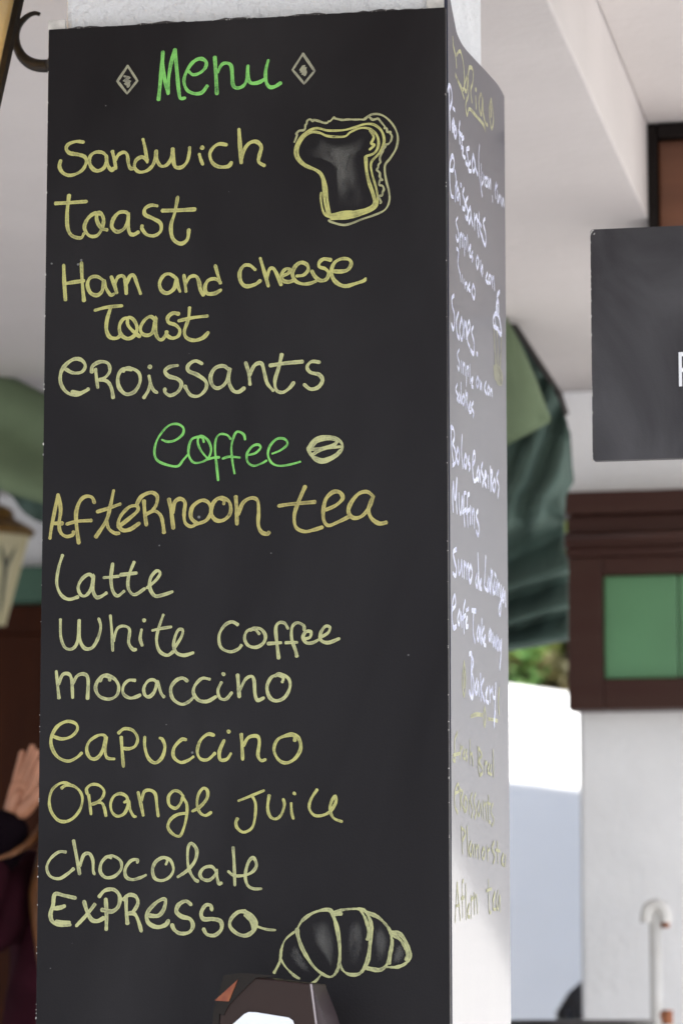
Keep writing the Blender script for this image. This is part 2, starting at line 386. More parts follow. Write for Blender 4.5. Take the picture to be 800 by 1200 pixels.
def clusters(groups, gap):
    """strokes of one line gathered into words (boxes closer than gap pixels belong together)"""
    items = []
    for x0, y0, sc, strokes in groups:
        for st in strokes:
            k, pts = (st if isinstance(st, tuple) and not hasattr(st[0], '__len__') else (1.0, st))
            P = [(x0 + a_ * sc, y0 + b_ * sc) for a_, b_ in pts]
            xs_, ys_ = [p[0] for p in P], [p[1] for p in P]
            items.append((k, sc, P, [min(xs_), min(ys_), max(xs_), max(ys_)]))
    out = []
    for it in items:
        hit = [c for c in out if any(it[3][0] - gap[0] < o[3][2] and o[3][0] - gap[0] < it[3][2] and it[3][1] - gap[1] < o[3][3] and o[3][1] - gap[1] < it[3][3] for o in c)]
        for c in hit: out.remove(c)
        out.append(sum(hit, []) + [it])
    return sorted(out, key=lambda c: (min(o[3][1] for o in c) > 99999, min(o[3][0] for o in c)))
def drawing(name, label, groups, mp, normal, w, material, parent, sm=True, jit=.10, base=.0004, gap=(8.5, 40), dome=.0003):
    """groups: (x0, y0, scale, [strokes]); every stroke a list of points; one mesh per word"""
    words = label.split(' | ')
    cl = clusters(groups, gap)
    if len(words) > 1 and len(words) - 1 != len(cl): print('WORDS', label, len(cl))
    k = 0
    for ci, c in enumerate(cl):
        bm = bmesh.new(); uv = bm.loops.layers.uv.new('UVMap')
        for kw, sc, st, _ in c:
            ww = w * kw
            if len(st) == 1: st = [(st[0][0] - .4, st[0][1] - .3), st[0], (st[0][0] + .5, st[0][1] + .4)]; ww *= 1.15
            pp = smooth_pts(st, 6) if sm and len(st) > 2 else st
            if not sm or len(st) == 2:
                q = []
                for a_, b_ in zip(pp, pp[1:]):
                    for j in range(5): q.append((a_[0] + (b_[0] - a_[0]) * j / 5, a_[1] + (b_[1] - a_[1]) * j / 5))
                q.append(pp[-1]); pp = q
            stroke(bm, uv, [mp(*p) for p in pp], normal, ww, base + k * .00003 * dome / .0003, jit, dome); k += 1
        o = obj(name, bm, material, parent)
        lab(o, words[0] + ' ' + words[1 + ci] if len(words) - 1 == len(cl) else words[0])
def smudge(name, poly, mp, normal, material, parent, off=.0003):
    """fan of rings from the middle to the outline, UV.x = 1 in the middle and 0 at the edge"""
    bm = bmesh.new(); uv = bm.loops.layers.uv.new('UVMap')
    poly = smooth_pts(poly + [poly[0]], 5)[:-1]
    cx = sum(p[0] for p in poly) / len(poly); cy = sum(p[1] for p in poly) / len(poly)
    fr = (0.02, .35, .6, .8, 1.0); val = (1, .95, .75, .35, 0)
    rings = [[bm.verts.new(mp(cx + (p[0] - cx) * f, cy + (p[1] - cy) * f) + normal * off) for p in poly] for f in fr]
    n = len(poly)
    for r in range(len(fr) - 1):
        for i in range(n):
            f = bm.faces.new((rings[r][i], rings[r][(i + 1) % n], rings[r + 1][(i + 1) % n], rings[r + 1][i]))
            for lp, vv in zip(f.loops, (val[r], val[r], val[r + 1], val[r + 1])): lp[uv].uv = (vv, 0)
    return obj(name, bm, material, parent)

# ------------------------------------------------------------------ front menu board
mb = thing('menu_board', 'tall black front menu board chalked with Menu and Coffee lists in green and yellow', 'menu board', ((XL + XR) / 2, YB + .006, 1.0))
obj('panel', bx((XL, YB, .75), (XR, YB + .009, ZT)), M['board'], mb, bevel=.0012)
# rough dark strip standing in for the shadow gap behind the top edge, bare white block at the corner
bm = bmesh.new()
n = 60; x0, x1 = px_l + .004, XR - .03
low, high = [], []
for i in range(n + 1):
    x = x0 + (x1 - x0) * i / n
    high.append(Vector((x, YB + .0122, ZT + .0042 + random.uniform(-.0012, .0012) + .0012 * math.sin(i * .5)))); low.append(Vector((x, YB + .0122, ZT - .03)))
prism(bm, high + low[::-1], (0, .0075, 0))
obj('shadow_gap_strip', bm, M['edge'], mb)
p0 = onY(57, 24, YB + .013); p1 = onY(78, 33, YB + .013)
obj('corner_block', bx((p0.x, YB + .0125, ZT - .03), (px_l + .002, YB + .019, p0.z)), M['chip'], mb, bevel=.001)
p0 = onY(499, 0, YB + .013); p1 = onY(520, 9, YB + .013)
obj('corner_block', bx((p0.x, YB + .0125, ZT - .03), (p1.x, YB + .019, p0.z + .004)), M['chip'], mb, bevel=.001)
# flakes broken out of the painted edges
bm = bmesh.new()
def flake(x, z, s, y=YB - .0004):
    m_ = random.randint(5, 7)
    pts = [Vector((x + s * .55 * random.uniform(.5, 1.1) * math.cos(6.283 * i / m_), y, z + s * random.uniform(.5, 1.4) * math.sin(6.283 * i / m_))) for i in range(m_)]
    prism(bm, pts, (0, .0012, 0))
for i in range(34):
    z = 1.56 + 1.26 * random.random() ** 1.6; flake(XL + .0006 * random.random(), z, random.uniform(.0005, .0018))
for i in range(24):
    flake(XR - .0005 * random.random(), 1.56 + 1.26 * random.random(), random.uniform(.0003, .0010))
for i in range(40):
    flake(XL + (XR - XL) * random.random(), ZT - .0004, random.uniform(.0003, .0009))
obj('chipped_paint', bm, M['chip'], mb)

FM = lambda x, y: onY(x, y, YB)
FN = Vector((0, -1, 0))
W = .0064
def line(label, groups, w=W, mt='yellow', **k): return drawing('chalk_lettering', label, groups, FM, FN, w * .68, M[mt], mb, **k)
line('green chalk word Menu', [
 (120, 40, .15, [[(440, 512), (452, 400), (462, 280), (474, 140)], [(474, 140), (472, 240), (490, 360), (515, 465)], [(515, 465), (520, 340), (540, 220), (568, 122)],
   [(568, 122), (585, 300), (597, 430), (610, 500), (645, 500)]]),
 (0, 0, 1, [[(221.5, 84), (226.5, 87.7), (234, 85.8), (240.5, 80), (242, 73.5), (238, 69.5), (232, 69.5), (225, 74.5), (219, 84), (216, 93), (217, 101), (221, 107), (229, 110), (237, 108.5), (243, 101)]]),
 (240, 40, .175, [[(68, 155), (75, 260), (82, 400)], [(88, 255), (115, 205), (150, 195), (178, 215), (185, 280), (190, 340), (215, 362), (255, 350), (280, 310), (290, 215)],
   [(290, 215), (290, 290), (310, 328), (360, 325), (405, 300)], [(425, 178), (408, 250), (412, 320), (435, 355), (470, 352), (508, 328)]])], w=.0062, mt='green')
line('yellow chalk word sandwich', [
 (60, 140, .175, [[(218, 152), (170, 148), (120, 165), (103, 195), (125, 225), (180, 235), (225, 250), (238, 285), (215, 335), (170, 365), (120, 375), (78, 355), (58, 315), (66, 278)],
   [(372, 245), (345, 222), (300, 220), (265, 245), (258, 290), (280, 330), (315, 345), (355, 325), (370, 285), (372, 245), (380, 300), (395, 330), (408, 342), (420, 328)],
   [(412, 215), (425, 270), (435, 328)], [(432, 270), (455, 235), (490, 220), (512, 240), (518, 290), (530, 325), (548, 330)],
   [(645, 275), (610, 252), (570, 275), (560, 320), (590, 352), (640, 345), (680, 310), (700, 260), (705, 212)], [(617, 135), (632, 200), (645, 285)]]),
 (180, 140, .175, [[(20, 212), (25, 270), (50, 312), (90, 305), (120, 260), (130, 198)], [(130, 198), (135, 280), (150, 320), (190, 320), (225, 285), (240, 230), (243, 190)],
   [(327, 190)], [(308, 235), (318, 270), (330, 300)], [(488, 170), (440, 165), (400, 190), (378, 235), (395, 290), (440, 318), (500, 315), (522, 290)],
   [(573, 68), (580, 180), (588, 290)], [(592, 262), (610, 200), (645, 158), (690, 150), (722, 185), (710, 240), (705, 285), (742, 310)]])])
line('yellow chalk word toast', [
 (60, 220, .225, [[(95, 40), (85, 130), (88, 210), (110, 250), (155, 262), (172, 240)], [(25, 82), (100, 78), (185, 72)],
   [(262, 138), (225, 135), (190, 165), (175, 210), (200, 250), (240, 250), (265, 215), (275, 170), (262, 135), (242, 135), (240, 170), (262, 210), (292, 220)],
   [(405, 160), (395, 130), (355, 130), (325, 165), (318, 205), (345, 230), (380, 215), (400, 175), (405, 130), (402, 190), (410, 235), (430, 245), (455, 232)],
   [(552, 95), (520, 92), (490, 110), (490, 140), (530, 160), (570, 185), (572, 225), (540, 250), (500, 245), (475, 215), (475, 200)],
   [(660, 50), (645, 130), (625, 200), (635, 265), (675, 292), (710, 270), (718, 220)], [(580, 120), (660, 118), (750, 113)]])])
line('yellow chalk word | Ham | and | cheese', [
 (60, 295, .175, [[(86, 92), (90, 200), (98, 322)], [(205, 75), (210, 200), (222, 328)], [(92, 215), (150, 205), (220, 195)],
   [(350, 192), (310, 167), (265, 175), (245, 220), (265, 275), (310, 292), (345, 260), (355, 192), (370, 245), (400, 290), (420, 285)],
   [(405, 170), (425, 220), (440, 275)], [(430, 212), (450, 170), (485, 165), (500, 210), (505, 280)], [(505, 215), (530, 165), (555, 160), (575, 210), (600, 280)]]),
 (180, 295, .175, [[(152, 178), (110, 150), (70, 160), (42, 210), (55, 260), (95, 278), (140, 245), (155, 180), (165, 230), (178, 265)],
   [(205, 160), (212, 210), (218, 265)], [(218, 212), (245, 170), (285, 165), (305, 200), (315, 255), (335, 290)],
   [(448, 205), (410, 182), (365, 195), (345, 240), (360, 280), (410, 280), (450, 258)], [(415, 95), (430, 150), (448, 210)],
   [(680, 120), (645, 92), (605, 95), (578, 140), (585, 200), (620, 232), (680, 220), (715, 195)]]),
 (300, 290, .175, [[(30, 75), (55, 160), (83, 258)], [(75, 205), (90, 150), (115, 140), (140, 180), (168, 250)],
   [(180, 190), (215, 175), (230, 150), (200, 145), (172, 180), (180, 220), (215, 232), (250, 222)],
   [(275, 192), (320, 185), (350, 150), (340, 115), (300, 102), (262, 130), (245, 180), (265, 225), (310, 245), (360, 242), (400, 228)],
   [(500, 85), (455, 78), (425, 100), (425, 130), (465, 145), (488, 175), (470, 215), (430, 222), (395, 195), (375, 160)],
   [(520, 160), (570, 162), (615, 150), (638, 110), (620, 80), (570, 78), (525, 105), (505, 160), (520, 215), (560, 250), (605, 260), (660, 245), (720, 225), (732, 212)]])])
line('yellow chalk word Toast, second line of the ham and cheese entry', [
 (100, 350, .2, [[(60, 68), (130, 50), (215, 42)], [(150, 55), (130, 120), (125, 180), (145, 225), (185, 232), (215, 208)],
   [(262, 112), (225, 120), (202, 160), (210, 210), (250, 235), (290, 215), (305, 170), (285, 125), (255, 110), (250, 150), (275, 185), (320, 222)],
   [(415, 130), (385, 105), (350, 125), (325, 170), (335, 205), (370, 215), (400, 190), (415, 110), (412, 190), (430, 235), (455, 238), (480, 200)],
   [(548, 90), (515, 85), (485, 110), (490, 140), (530, 155), (555, 185), (545, 220), (510, 232), (480, 215), (478, 195)],
   [(612, 55), (605, 120), (582, 190), (595, 230), (640, 245), (690, 230), (720, 200)], [(550, 130), (630, 112), (715, 102)]])])
line('yellow chalk word croissants', [
 (60, 410, .2, [[(85, 112), (130, 135), (180, 130), (202, 95), (180, 60), (135, 55), (85, 90), (58, 140), (60, 200), (95, 250), (150, 265), (200, 245), (220, 230)], [(125, 245), (170, 253), (212, 235)],
   [(262, 115), (268, 170), (275, 220)], [(240, 130), (245, 95), (290, 70), (335, 80), (345, 125), (315, 165), (285, 175)], [(285, 178), (330, 185), (355, 225), (365, 280)],
   [(470, 118), (420, 115), (393, 160), (400, 220), (440, 260), (490, 245), (522, 190), (515, 135), (470, 108), (440, 110), (425, 125)],
   [(580, 100)], [(575, 155), (582, 200), (570, 240), (545, 280)], [(584, 195), (600, 235), (620, 250)],
   [(740, 92), (695, 100), (668, 125), (690, 155), (740, 170), (765, 200), (745, 245), (700, 268), (670, 250), (668, 230)]]),
 (220, 410, .225, [[(75, 72), (40, 58), (5, 80), (5, 110), (50, 130), (95, 165), (95, 205), (60, 240), (20, 238), (-3, 210), (-12, 190)],
   [(220, 112), (190, 85), (145, 95), (120, 140), (130, 185), (160, 200), (200, 170), (222, 95), (215, 160), (235, 210), (265, 220), (295, 200)],
   [(303, 68), (318, 120), (325, 180)], [(322, 132), (350, 80), (385, 72), (400, 120), (415, 175), (445, 212)],
   [(490, 25), (475, 90), (455, 160), (462, 210), (495, 222), (530, 200), (552, 172)], [(430, 82), (510, 70), (598, 62)],
   [(685, 65), (645, 62), (622, 90), (640, 118), (685, 130), (702, 160), (680, 195), (640, 205), (608, 182)]])], mt='cream')
line('thin green chalk word coffee', [
 (170, 485, .15, [[(135, 203), (180, 218), (240, 205), (295, 160), (300, 110), (255, 80), (190, 90), (130, 150), (90, 220), (75, 300), (95, 360), (160, 395), (255, 410), (300, 360), (340, 315)],
   [(460, 220), (450, 190), (420, 180), (365, 200), (342, 270), (345, 330), (380, 380), (440, 378), (495, 345), (518, 280), (495, 210), (450, 175), (420, 185), (415, 230), (440, 290), (490, 350)],
   [(668, 195), (640, 165), (585, 160), (555, 200), (548, 280), (560, 400), (572, 518)], [(490, 355), (540, 342), (580, 340)],
   [(782, 200), (770, 160), (720, 140), (690, 190), (675, 270), (685, 380), (700, 465)], [(608, 350), (660, 335), (740, 342)]]),
 (280, 490, .175, [[(60, 248), (110, 235), (145, 200), (130, 178), (90, 190), (55, 240), (60, 295), (100, 320), (150, 305), (185, 285)],
   [(225, 238), (280, 215), (325, 175), (305, 140), (255, 140), (210, 185), (195, 245), (220, 300), (270, 320), (340, 312), (410, 293)]])], w=.0041, mt='green')
line('ochre chalk word | Afternoon | tea', [
 (50, 565, .1875, [[(48, 350), (60, 270), (98, 80)], [(98, 80), (115, 170), (105, 260), (115, 315), (150, 340), (190, 330), (195, 312)], [(65, 258), (125, 258)],
   [(325, 128), (310, 95), (270, 90), (235, 120), (212, 190), (215, 280), (228, 380)], [(155, 262), (220, 245), (305, 240)],
   [(445, 55), (425, 150), (400, 240), (335, 342)], [(400, 240), (415, 290), (450, 318), (478, 320)], [(345, 185), (410, 165), (485, 138)],
   [(475, 280), (540, 230), (595, 180), (590, 150), (545, 155), (495, 205), (475, 260), (500, 300), (550, 295), (605, 258)],
   [(635, 118), (640, 190), (650, 268)], [(590, 140), (620, 90), (680, 65), (718, 90), (710, 145), (680, 185), (650, 200)], [(652, 200), (700, 180), (740, 210), (755, 270), (760, 315)]]),
 (180, 565, .1875, [[(98, 108), (112, 180), (125, 288)], [(120, 192), (135, 125), (170, 105), (198, 130), (192, 200), (200, 255), (235, 278), (270, 262)],
   [(272, 260), (235, 220), (245, 155), (300, 115), (345, 130), (360, 185), (330, 240), (270, 262)],
   [(440, 135), (440, 112), (405, 102), (370, 140), (362, 200), (395, 240), (445, 235), (482, 190), (475, 125), (430, 98), (405, 104)],
   [(515, 92), (520, 180), (522, 262)], [(530, 202), (560, 130), (610, 100), (650, 115), (658, 180), (655, 265), (675, 312), (710, 325), (722, 315)]]),
 (310, 560, .2, [[(238, 52), (200, 140), (175, 220), (185, 290), (235, 315), (290, 305), (338, 290)], [(85, 165), (150, 155), (295, 142)],
   [(360, 188), (420, 160), (458, 120), (440, 85), (400, 85), (360, 125), (345, 190), (348, 250), (375, 280), (430, 260), (495, 228)],
   [(635, 107), (600, 82), (550, 95), (505, 150), (492, 200), (520, 235), (570, 225), (615, 170), (640, 102), (610, 180), (625, 235), (670, 268), (712, 262)]])], mt='ochre', w=.0066)
line('yellow chalk word latte', [
 (50, 640, .2, [[(118, 55), (95, 130), (85, 220), (110, 285), (155, 312), (208, 298)], [(300, 188), (275, 165), (235, 190), (210, 240), (225, 285), (255, 290), (285, 250), (300, 170), (295, 250), (315, 298), (345, 295), (375, 275)],
   [(412, 105), (402, 190), (412, 260), (440, 292), (478, 265)], [(362, 185), (445, 177)], [(537, 95), (505, 180), (505, 250), (540, 285), (598, 250)], [(460, 168), (550, 158)],
   [(615, 243), (665, 200), (690, 160), (670, 145), (635, 185), (630, 245), (660, 292), (710, 285), (760, 268)]])], mt='cream', w=.006)
line('yellow chalk word | White | coffee', [
 (60, 710, .225, [[(50, 72), (52, 160), (75, 218), (115, 222), (140, 180), (148, 76)], [(148, 76), (150, 170), (175, 220), (215, 218), (245, 170), (260, 110), (250, 68)],
   [(310, 52), (318, 140), (322, 232)], [(326, 182), (345, 120), (380, 105), (410, 125), (405, 190), (425, 225), (442, 228)], [(485, 75)], [(472, 125), (465, 170), (475, 205)],
   [(585, 48), (560, 120), (550, 180), (565, 235), (605, 258), (635, 240)], [(530, 128), (575, 118), (625, 110)], [(640, 225), (680, 160), (685, 125), (660, 130), (640, 190), (650, 240), (690, 258), (740, 245)]]),
 (240, 715, .2125, [[(182, 80), (150, 65), (110, 85), (80, 140), (90, 205), (140, 230), (185, 215), (202, 195)],
   [(300, 130), (275, 107), (235, 115), (220, 155), (240, 195), (285, 205), (325, 180), (335, 140), (310, 105), (270, 100), (255, 112)],
   [(458, 100), (440, 72), (410, 70), (392, 100), (398, 180), (408, 265)], [(350, 185), (420, 180)], [(548, 110), (545, 85), (510, 70), (482, 95), (480, 160), (500, 220), (508, 255)], [(448, 180), (508, 178)],
   [(545, 160), (580, 150), (585, 120), (558, 120), (542, 150), (560, 180), (595, 180), (625, 165)], [(640, 150), (680, 125), (690, 95), (665, 90), (640, 125), (640, 165), (680, 180), (740, 158)]])], mt='cream', w=.0056)
line('yellow chalk word mocaccino', [
 (50, 775, .2, [[(82, 60), (90, 140), (98, 215)], [(95, 132), (120, 78), (155, 75), (172, 110), (178, 212)], [(178, 132), (205, 85), (245, 75), (268, 105), (265, 218)],
   [(395, 110), (390, 95), (360, 85), (325, 115), (312, 160), (335, 205), (390, 222), (435, 200), (448, 150), (425, 105), (380, 82), (350, 90), (340, 115)],
   [(542, 112), (505, 112), (475, 145), (475, 190), (510, 215), (545, 210), (572, 198)],
   [(680, 140), (655, 110), (620, 115), (595, 155), (600, 195), (625, 208), (655, 180), (675, 118)], [(676, 122), (695, 185), (712, 208)]]),
 (200, 775, .2, [[(98, 115), (70, 98), (30, 115), (2, 160), (15, 220), (65, 252), (110, 235), (140, 205)], [(228, 105), (185, 100), (145, 140), (135, 185), (165, 228), (215, 235), (265, 208)],
   [(310, 75)], [(298, 125), (278, 170), (290, 215), (325, 222), (358, 185)], [(393, 80), (398, 140), (403, 208)], [(408, 165), (440, 105), (475, 88), (490, 115), (495, 190), (510, 228), (545, 215)],
   [(655, 120), (660, 97), (630, 82), (590, 95), (565, 150), (580, 210), (620, 232), (670, 210), (700, 150), (690, 100), (640, 72), (615, 85)]])], mt='cream', w=.0058)
line('yellow chalk word capuccino', [
 (50, 835, .2, [[(65, 140), (115, 155), (170, 140), (205, 100), (195, 65), (145, 52), (90, 80), (55, 140), (55, 200), (90, 260), (150, 285), (200, 265), (230, 238)],
   [(370, 168), (365, 135), (325, 135), (275, 170), (260, 220), (280, 265), (315, 270), (350, 230), (375, 140), (368, 220), (380, 265), (420, 272)],
   [(462, 145), (468, 230), (475, 315)], [(447, 120), (480, 95), (530, 105), (558, 150), (545, 195), (510, 212), (475, 210)], [(600, 145), (600, 200), (620, 265), (660, 295), (700, 265), (718, 205), (705, 160), (690, 150)]]),
 (200, 835, .2125, [[(85, 150), (60, 150), (20, 195), (18, 245), (55, 275), (95, 265), (125, 245)], [(238, 125), (205, 120), (165, 155), (148, 215), (165, 255), (205, 260), (245, 225)],
   [(320, 105)], [(295, 155), (270, 215), (275, 260), (310, 258), (332, 228)], [(390, 120), (395, 190), (398, 258)], [(402, 182), (430, 138), (475, 130), (490, 160), (482, 235), (500, 265), (522, 260)],
   [(685, 155), (680, 127), (640, 127), (590, 150), (570, 205), (595, 260), (640, 278), (690, 250), (718, 195), (705, 140), (665, 118), (630, 130)]])], mt='yellow', w=.0057)
line('yellow chalk word | Orange | Juice', [
 (50, 905, .1375, [[(165, 135), (200, 112), (260, 115), (315, 155), (342, 220), (325, 310), (270, 385), (200, 420), (130, 405), (75, 330), (60, 240), (85, 150), (145, 98), (200, 90), (250, 115)],
   [(395, 195), (405, 270), (415, 355)], [(383, 185), (378, 140), (420, 105), (480, 110), (525, 155), (515, 210), (470, 255), (425, 272)], [(472, 256), (510, 265), (530, 310), (542, 370)],
   [(700, 255), (725, 240), (715, 205), (665, 182), (610, 205), (582, 270), (595, 340), (640, 375), (695, 355), (725, 300), (735, 245), (745, 310), (775, 370), (795, 378)]]),
 (150, 905, .1625, [[(75, 145), (95, 230), (112, 310)], [(102, 202), (120, 140), (165, 130), (200, 160), (210, 240), (220, 315)],
   [(400, 172), (370, 140), (330, 135), (295, 175), (300, 235), (345, 260), (380, 225), (395, 180)], [(395, 180), (425, 230), (425, 310), (405, 400), (375, 460), (325, 445), (290, 395), (310, 340), (360, 305), (425, 295)],
   [(468, 280), (520, 250), (570, 190), (575, 135), (545, 115), (510, 160), (500, 230), (520, 290), (560, 312), (600, 290)]]),
 (265, 905, .1875, [[(80, 178), (150, 150), (235, 115)], [(165, 150), (185, 200), (180, 290), (160, 350), (110, 375), (72, 350), (62, 315), (72, 290)],
   [(270, 145), (260, 220), (275, 275), (310, 292), (345, 265), (365, 205), (358, 170)], [(427, 133)], [(407, 195), (410, 250), (420, 288)],
   [(568, 110), (530, 170), (520, 225), (550, 268), (600, 270), (650, 245), (685, 190), (682, 150), (660, 180), (650, 230), (670, 285), (722, 308)]])], mt='yellow', w=.0052, gap=(14, 40))
line('yellow chalk word chocolate', [
 (45, 975, .1875, [[(172, 125), (130, 125), (80, 165), (55, 220), (75, 275), (130, 292), (180, 265), (222, 230)], [(222, 55), (240, 150), (260, 262)], [(262, 212), (285, 145), (320, 135), (342, 175), (345, 240), (352, 262)],
   [(455, 162), (430, 155), (395, 195), (390, 250), (425, 285), (480, 275), (520, 230), (515, 180), (470, 150), (435, 155)], [(620, 190), (620, 172), (580, 180), (545, 230), (550, 280), (590, 298), (640, 285), (672, 270)]]),
 (180, 975, .175, [[(85, 215), (95, 185), (70, 172), (20, 195), (-5, 250), (10, 310), (60, 325), (110, 300), (135, 250), (115, 190), (75, 170), (40, 180)],
   [(165, 300), (230, 255), (280, 190), (290, 120), (255, 75), (232, 110), (230, 200), (245, 265), (275, 315), (298, 330)],
   [(420, 265), (390, 232), (340, 240), (312, 280), (330, 315), (375, 322), (415, 285), (422, 250), (428, 310), (440, 348), (455, 342)],
   [(533, 105), (540, 200), (545, 355)], [(503, 265), (540, 292), (610, 290), (665, 265), (690, 220), (668, 172), (635, 205), (615, 290), (630, 355), (670, 380), (720, 380)]])], mt='cream', w=.0054)
line('thick yellow chalk word Expresso', [
 (50, 1040, .175, [[(220, 70), (150, 55), (85, 45), (72, 120), (55, 180), (70, 230), (120, 250), (185, 250)], [(85, 140), (120, 135), (148, 125)], [(95, 228), (180, 234)],
   [(280, 95), (300, 160), (330, 215), (370, 225), (410, 205)], [(350, 115), (300, 180), (230, 255)], [(425, 80), (430, 180), (428, 280)], [(382, 60), (420, 20), (480, 15), (518, 60), (510, 125), (470, 160), (430, 155), (400, 150)],
   [(560, 60), (562, 150), (570, 240)], [(545, 80), (580, 50), (625, 60), (640, 105), (610, 160), (580, 175)], [(582, 172), (620, 180), (645, 230), (662, 290)]]),
 (170, 1040, .2, [[(30, 165), (80, 165), (110, 130), (122, 80), (105, 68), (60, 95), (15, 150), (20, 205), (70, 232), (120, 220), (138, 195)],
   [(270, 100), (240, 80), (200, 100), (185, 140), (215, 170), (265, 185), (282, 225), (260, 262), (210, 270), (175, 250), (160, 220)],
   [(392, 130), (385, 105), (355, 105), (330, 150), (345, 185), (400, 185), (445, 200), (448, 245), (410, 280), (365, 275), (345, 245)],
   [(585, 140), (545, 145), (505, 185), (500, 230), (540, 270), (590, 282), (635, 255), (650, 210), (625, 165), (585, 142)], [(590, 160), (625, 200), (640, 250)], [(612, 168), (642, 215)], (.7, [(655, 228), (710, 245), (762, 250)])])], mt='cream', w=.0068)
# drawings
def draw(label, groups, w, mt, **k): return drawing('chalk_drawing', label, groups, FM, FN, w * .85, M[mt], mb, gap=(60, 60), **k)
draw('small pale diamond left of the word Menu', [(120, 40, .15, [[(200, 248), (120, 368), (195, 465), (275, 365), (200, 248)], [(175, 330), (215, 340), (170, 365), (220, 370), (180, 390), (215, 395), (200, 412)]])], .0035, 'pale', sm=False)
draw('small pale diamond right of the word Menu', [(240, 40, .175, [[(657, 132), (588, 240), (665, 332), (735, 248), (657, 132)], [(640, 240), (665, 210), (645, 255), (675, 225), (655, 272), (680, 250), (668, 275)]])], .0037, 'pale', sm=False)
draw('pale chalk coffee bean beside the word coffee', [(280, 490, .175, [
 [(462, 205), (500, 150), (560, 125), (640, 130), (685, 165), (690, 205), (650, 255), (580, 292), (520, 285), (480, 240), (462, 205)], [(462, 210), (540, 205), (620, 185), (665, 150), (640, 130)],
 [(495, 245), (530, 222), (600, 200), (680, 192)], [(480, 210), (520, 160), (590, 140), (650, 150), (640, 180), (560, 205)], [(500, 262), (560, 280), (640, 250), (680, 215)]])], .0042, 'cream')
TB = (330, 125, .1875)
draw('yellow inner outline of a toast slice', [(*TB, [
 [(290, 680), (270, 600), (262, 520), (250, 440), (215, 400), (150, 375), (95, 325), (85, 270), (115, 200), (165, 155), (220, 135), (290, 150), (380, 148), (440, 135), (520, 110), (580, 115), (625, 155), (640, 220), (610, 290), (560, 350), (565, 420), (590, 510), (600, 590), (575, 640), (480, 680), (380, 700), (300, 690), (262, 660), (245, 580), (248, 540)],
 [(300, 670), (285, 580), (275, 490), (250, 420), (205, 390), (140, 355), (105, 310), (105, 250), (140, 190), (190, 160), (240, 165), (290, 185), (390, 188), (430, 160), (490, 135), (550, 140), (595, 180), (605, 240), (580, 290), (530, 310)],
 (1.5, [(525, 315), (530, 400), (545, 470), (575, 560), (580, 610), (540, 640), (440, 665), (330, 682)]), (1.7, [(300, 682), (380, 665), (435, 660)]), (1.3, [(310, 700), (420, 690), (500, 662)]),
 [(552, 150), (575, 190), (560, 230), (580, 240), (550, 268)]])], .0034, 'yellow')
zz = []
rz = random.Random(3)
base_zz = [(85, 220), (100, 165), (140, 140), (160, 85), (205, 92), (280, 95), (320, 75), (380, 88), (460, 75), (540, 70), (600, 82), (640, 120), (665, 155), (685, 190), (655, 245), (630, 285), (612, 350), (595, 395), (625, 455), (612, 475), (637, 520), (615, 570), (625, 625)]
for a_, b_ in zip(base_zz, base_zz[1:]):
    for j in range(3):
        zz.append((a_[0] + (b_[0] - a_[0]) * j / 3 + rz.uniform(-9, 9), a_[1] + (b_[1] - a_[1]) * j / 3 + rz.uniform(-9, 9)))
draw('pale wavy crust of the toast slice', [(*TB, [zz, [(520, 75), (560, 50), (610, 48), (660, 75), (705, 130), (725, 190), (715, 260), (680, 320), (645, 370), (650, 450), (670, 530), (672, 590), (650, 640), (600, 670), (500, 705), (400, 740), (320, 725), (295, 712)]])], .0030, 'paleyellow')
def sm(label, poly, tr, mt):
    x0, y0, sc = tr
    o = smudge('chalk_shading', [(x0 + p[0] * sc, y0 + p[1] * sc) for p in poly], FM, FN, M[mt], mb); lab(o, label)
sm('rubbed chalk shading inside the toast slice', [(150, 220), (230, 190), (300, 225), (400, 225), (500, 190), (520, 240), (470, 300), (480, 420), (510, 600), (450, 640), (360, 600), (340, 480), (330, 380), (230, 320), (160, 300)], TB, 'smudge')
sm('darker rubbed chalk at the middle of the toast', [(280, 230), (400, 250), (480, 220), (440, 290), (400, 400), (385, 500), (350, 400), (290, 300)], TB, 'smudge2')
CR = (310, 1050, .225)
draw('pale yellow outline of a croissant', [(*CR, [
 (.75, [(50, 400), (80, 340), (88, 280), (110, 225), (165, 180)]), (.75, [(85, 330), (110, 370), (150, 410), (180, 430)]),
 [(170, 172), (200, 125), (260, 85), (335, 72), (360, 110), (380, 180), (392, 280), (385, 370), (350, 420), (300, 405), (250, 360), (200, 280), (175, 210), (170, 172)],
 [(355, 88), (420, 70), (500, 68), (530, 85)], [(365, 96), (400, 95), (390, 90)], [(530, 85), (555, 150), (548, 260), (535, 340), (500, 400), (450, 410), (410, 390), (390, 350)],
 [(500, 75), (525, 120), (540, 180), (535, 225)], [(532, 86), (590, 110), (640, 160), (660, 210), (655, 280), (640, 350), (600, 385), (530, 375)],
 [(660, 187), (700, 195), (735, 240), (755, 310), (735, 350), (690, 370), (640, 370)], [(667, 202), (690, 215), (715, 240), (740, 290), (735, 330)], [(665, 230), (660, 290), (650, 350)],
 (.75, [(295, 407), (270, 440), (245, 455)])])], .0045, 'cream', jit=.2)
for poly in ([(135, 270), (165, 262), (200, 320), (235, 390), (215, 400), (165, 360), (130, 310)], [(240, 150), (290, 125), (340, 150), (365, 260), (350, 370), (320, 330), (265, 250)],
             [(440, 150), (480, 120), (510, 170), (505, 300), (460, 370), (430, 300)], [(575, 170), (610, 160), (640, 220), (630, 300), (590, 350), (570, 270)], [(680, 270), (705, 245), (728, 300), (700, 345), (670, 345)]):
    sm('rubbed chalk shading on a croissant segment', poly, CR, 'smudge')

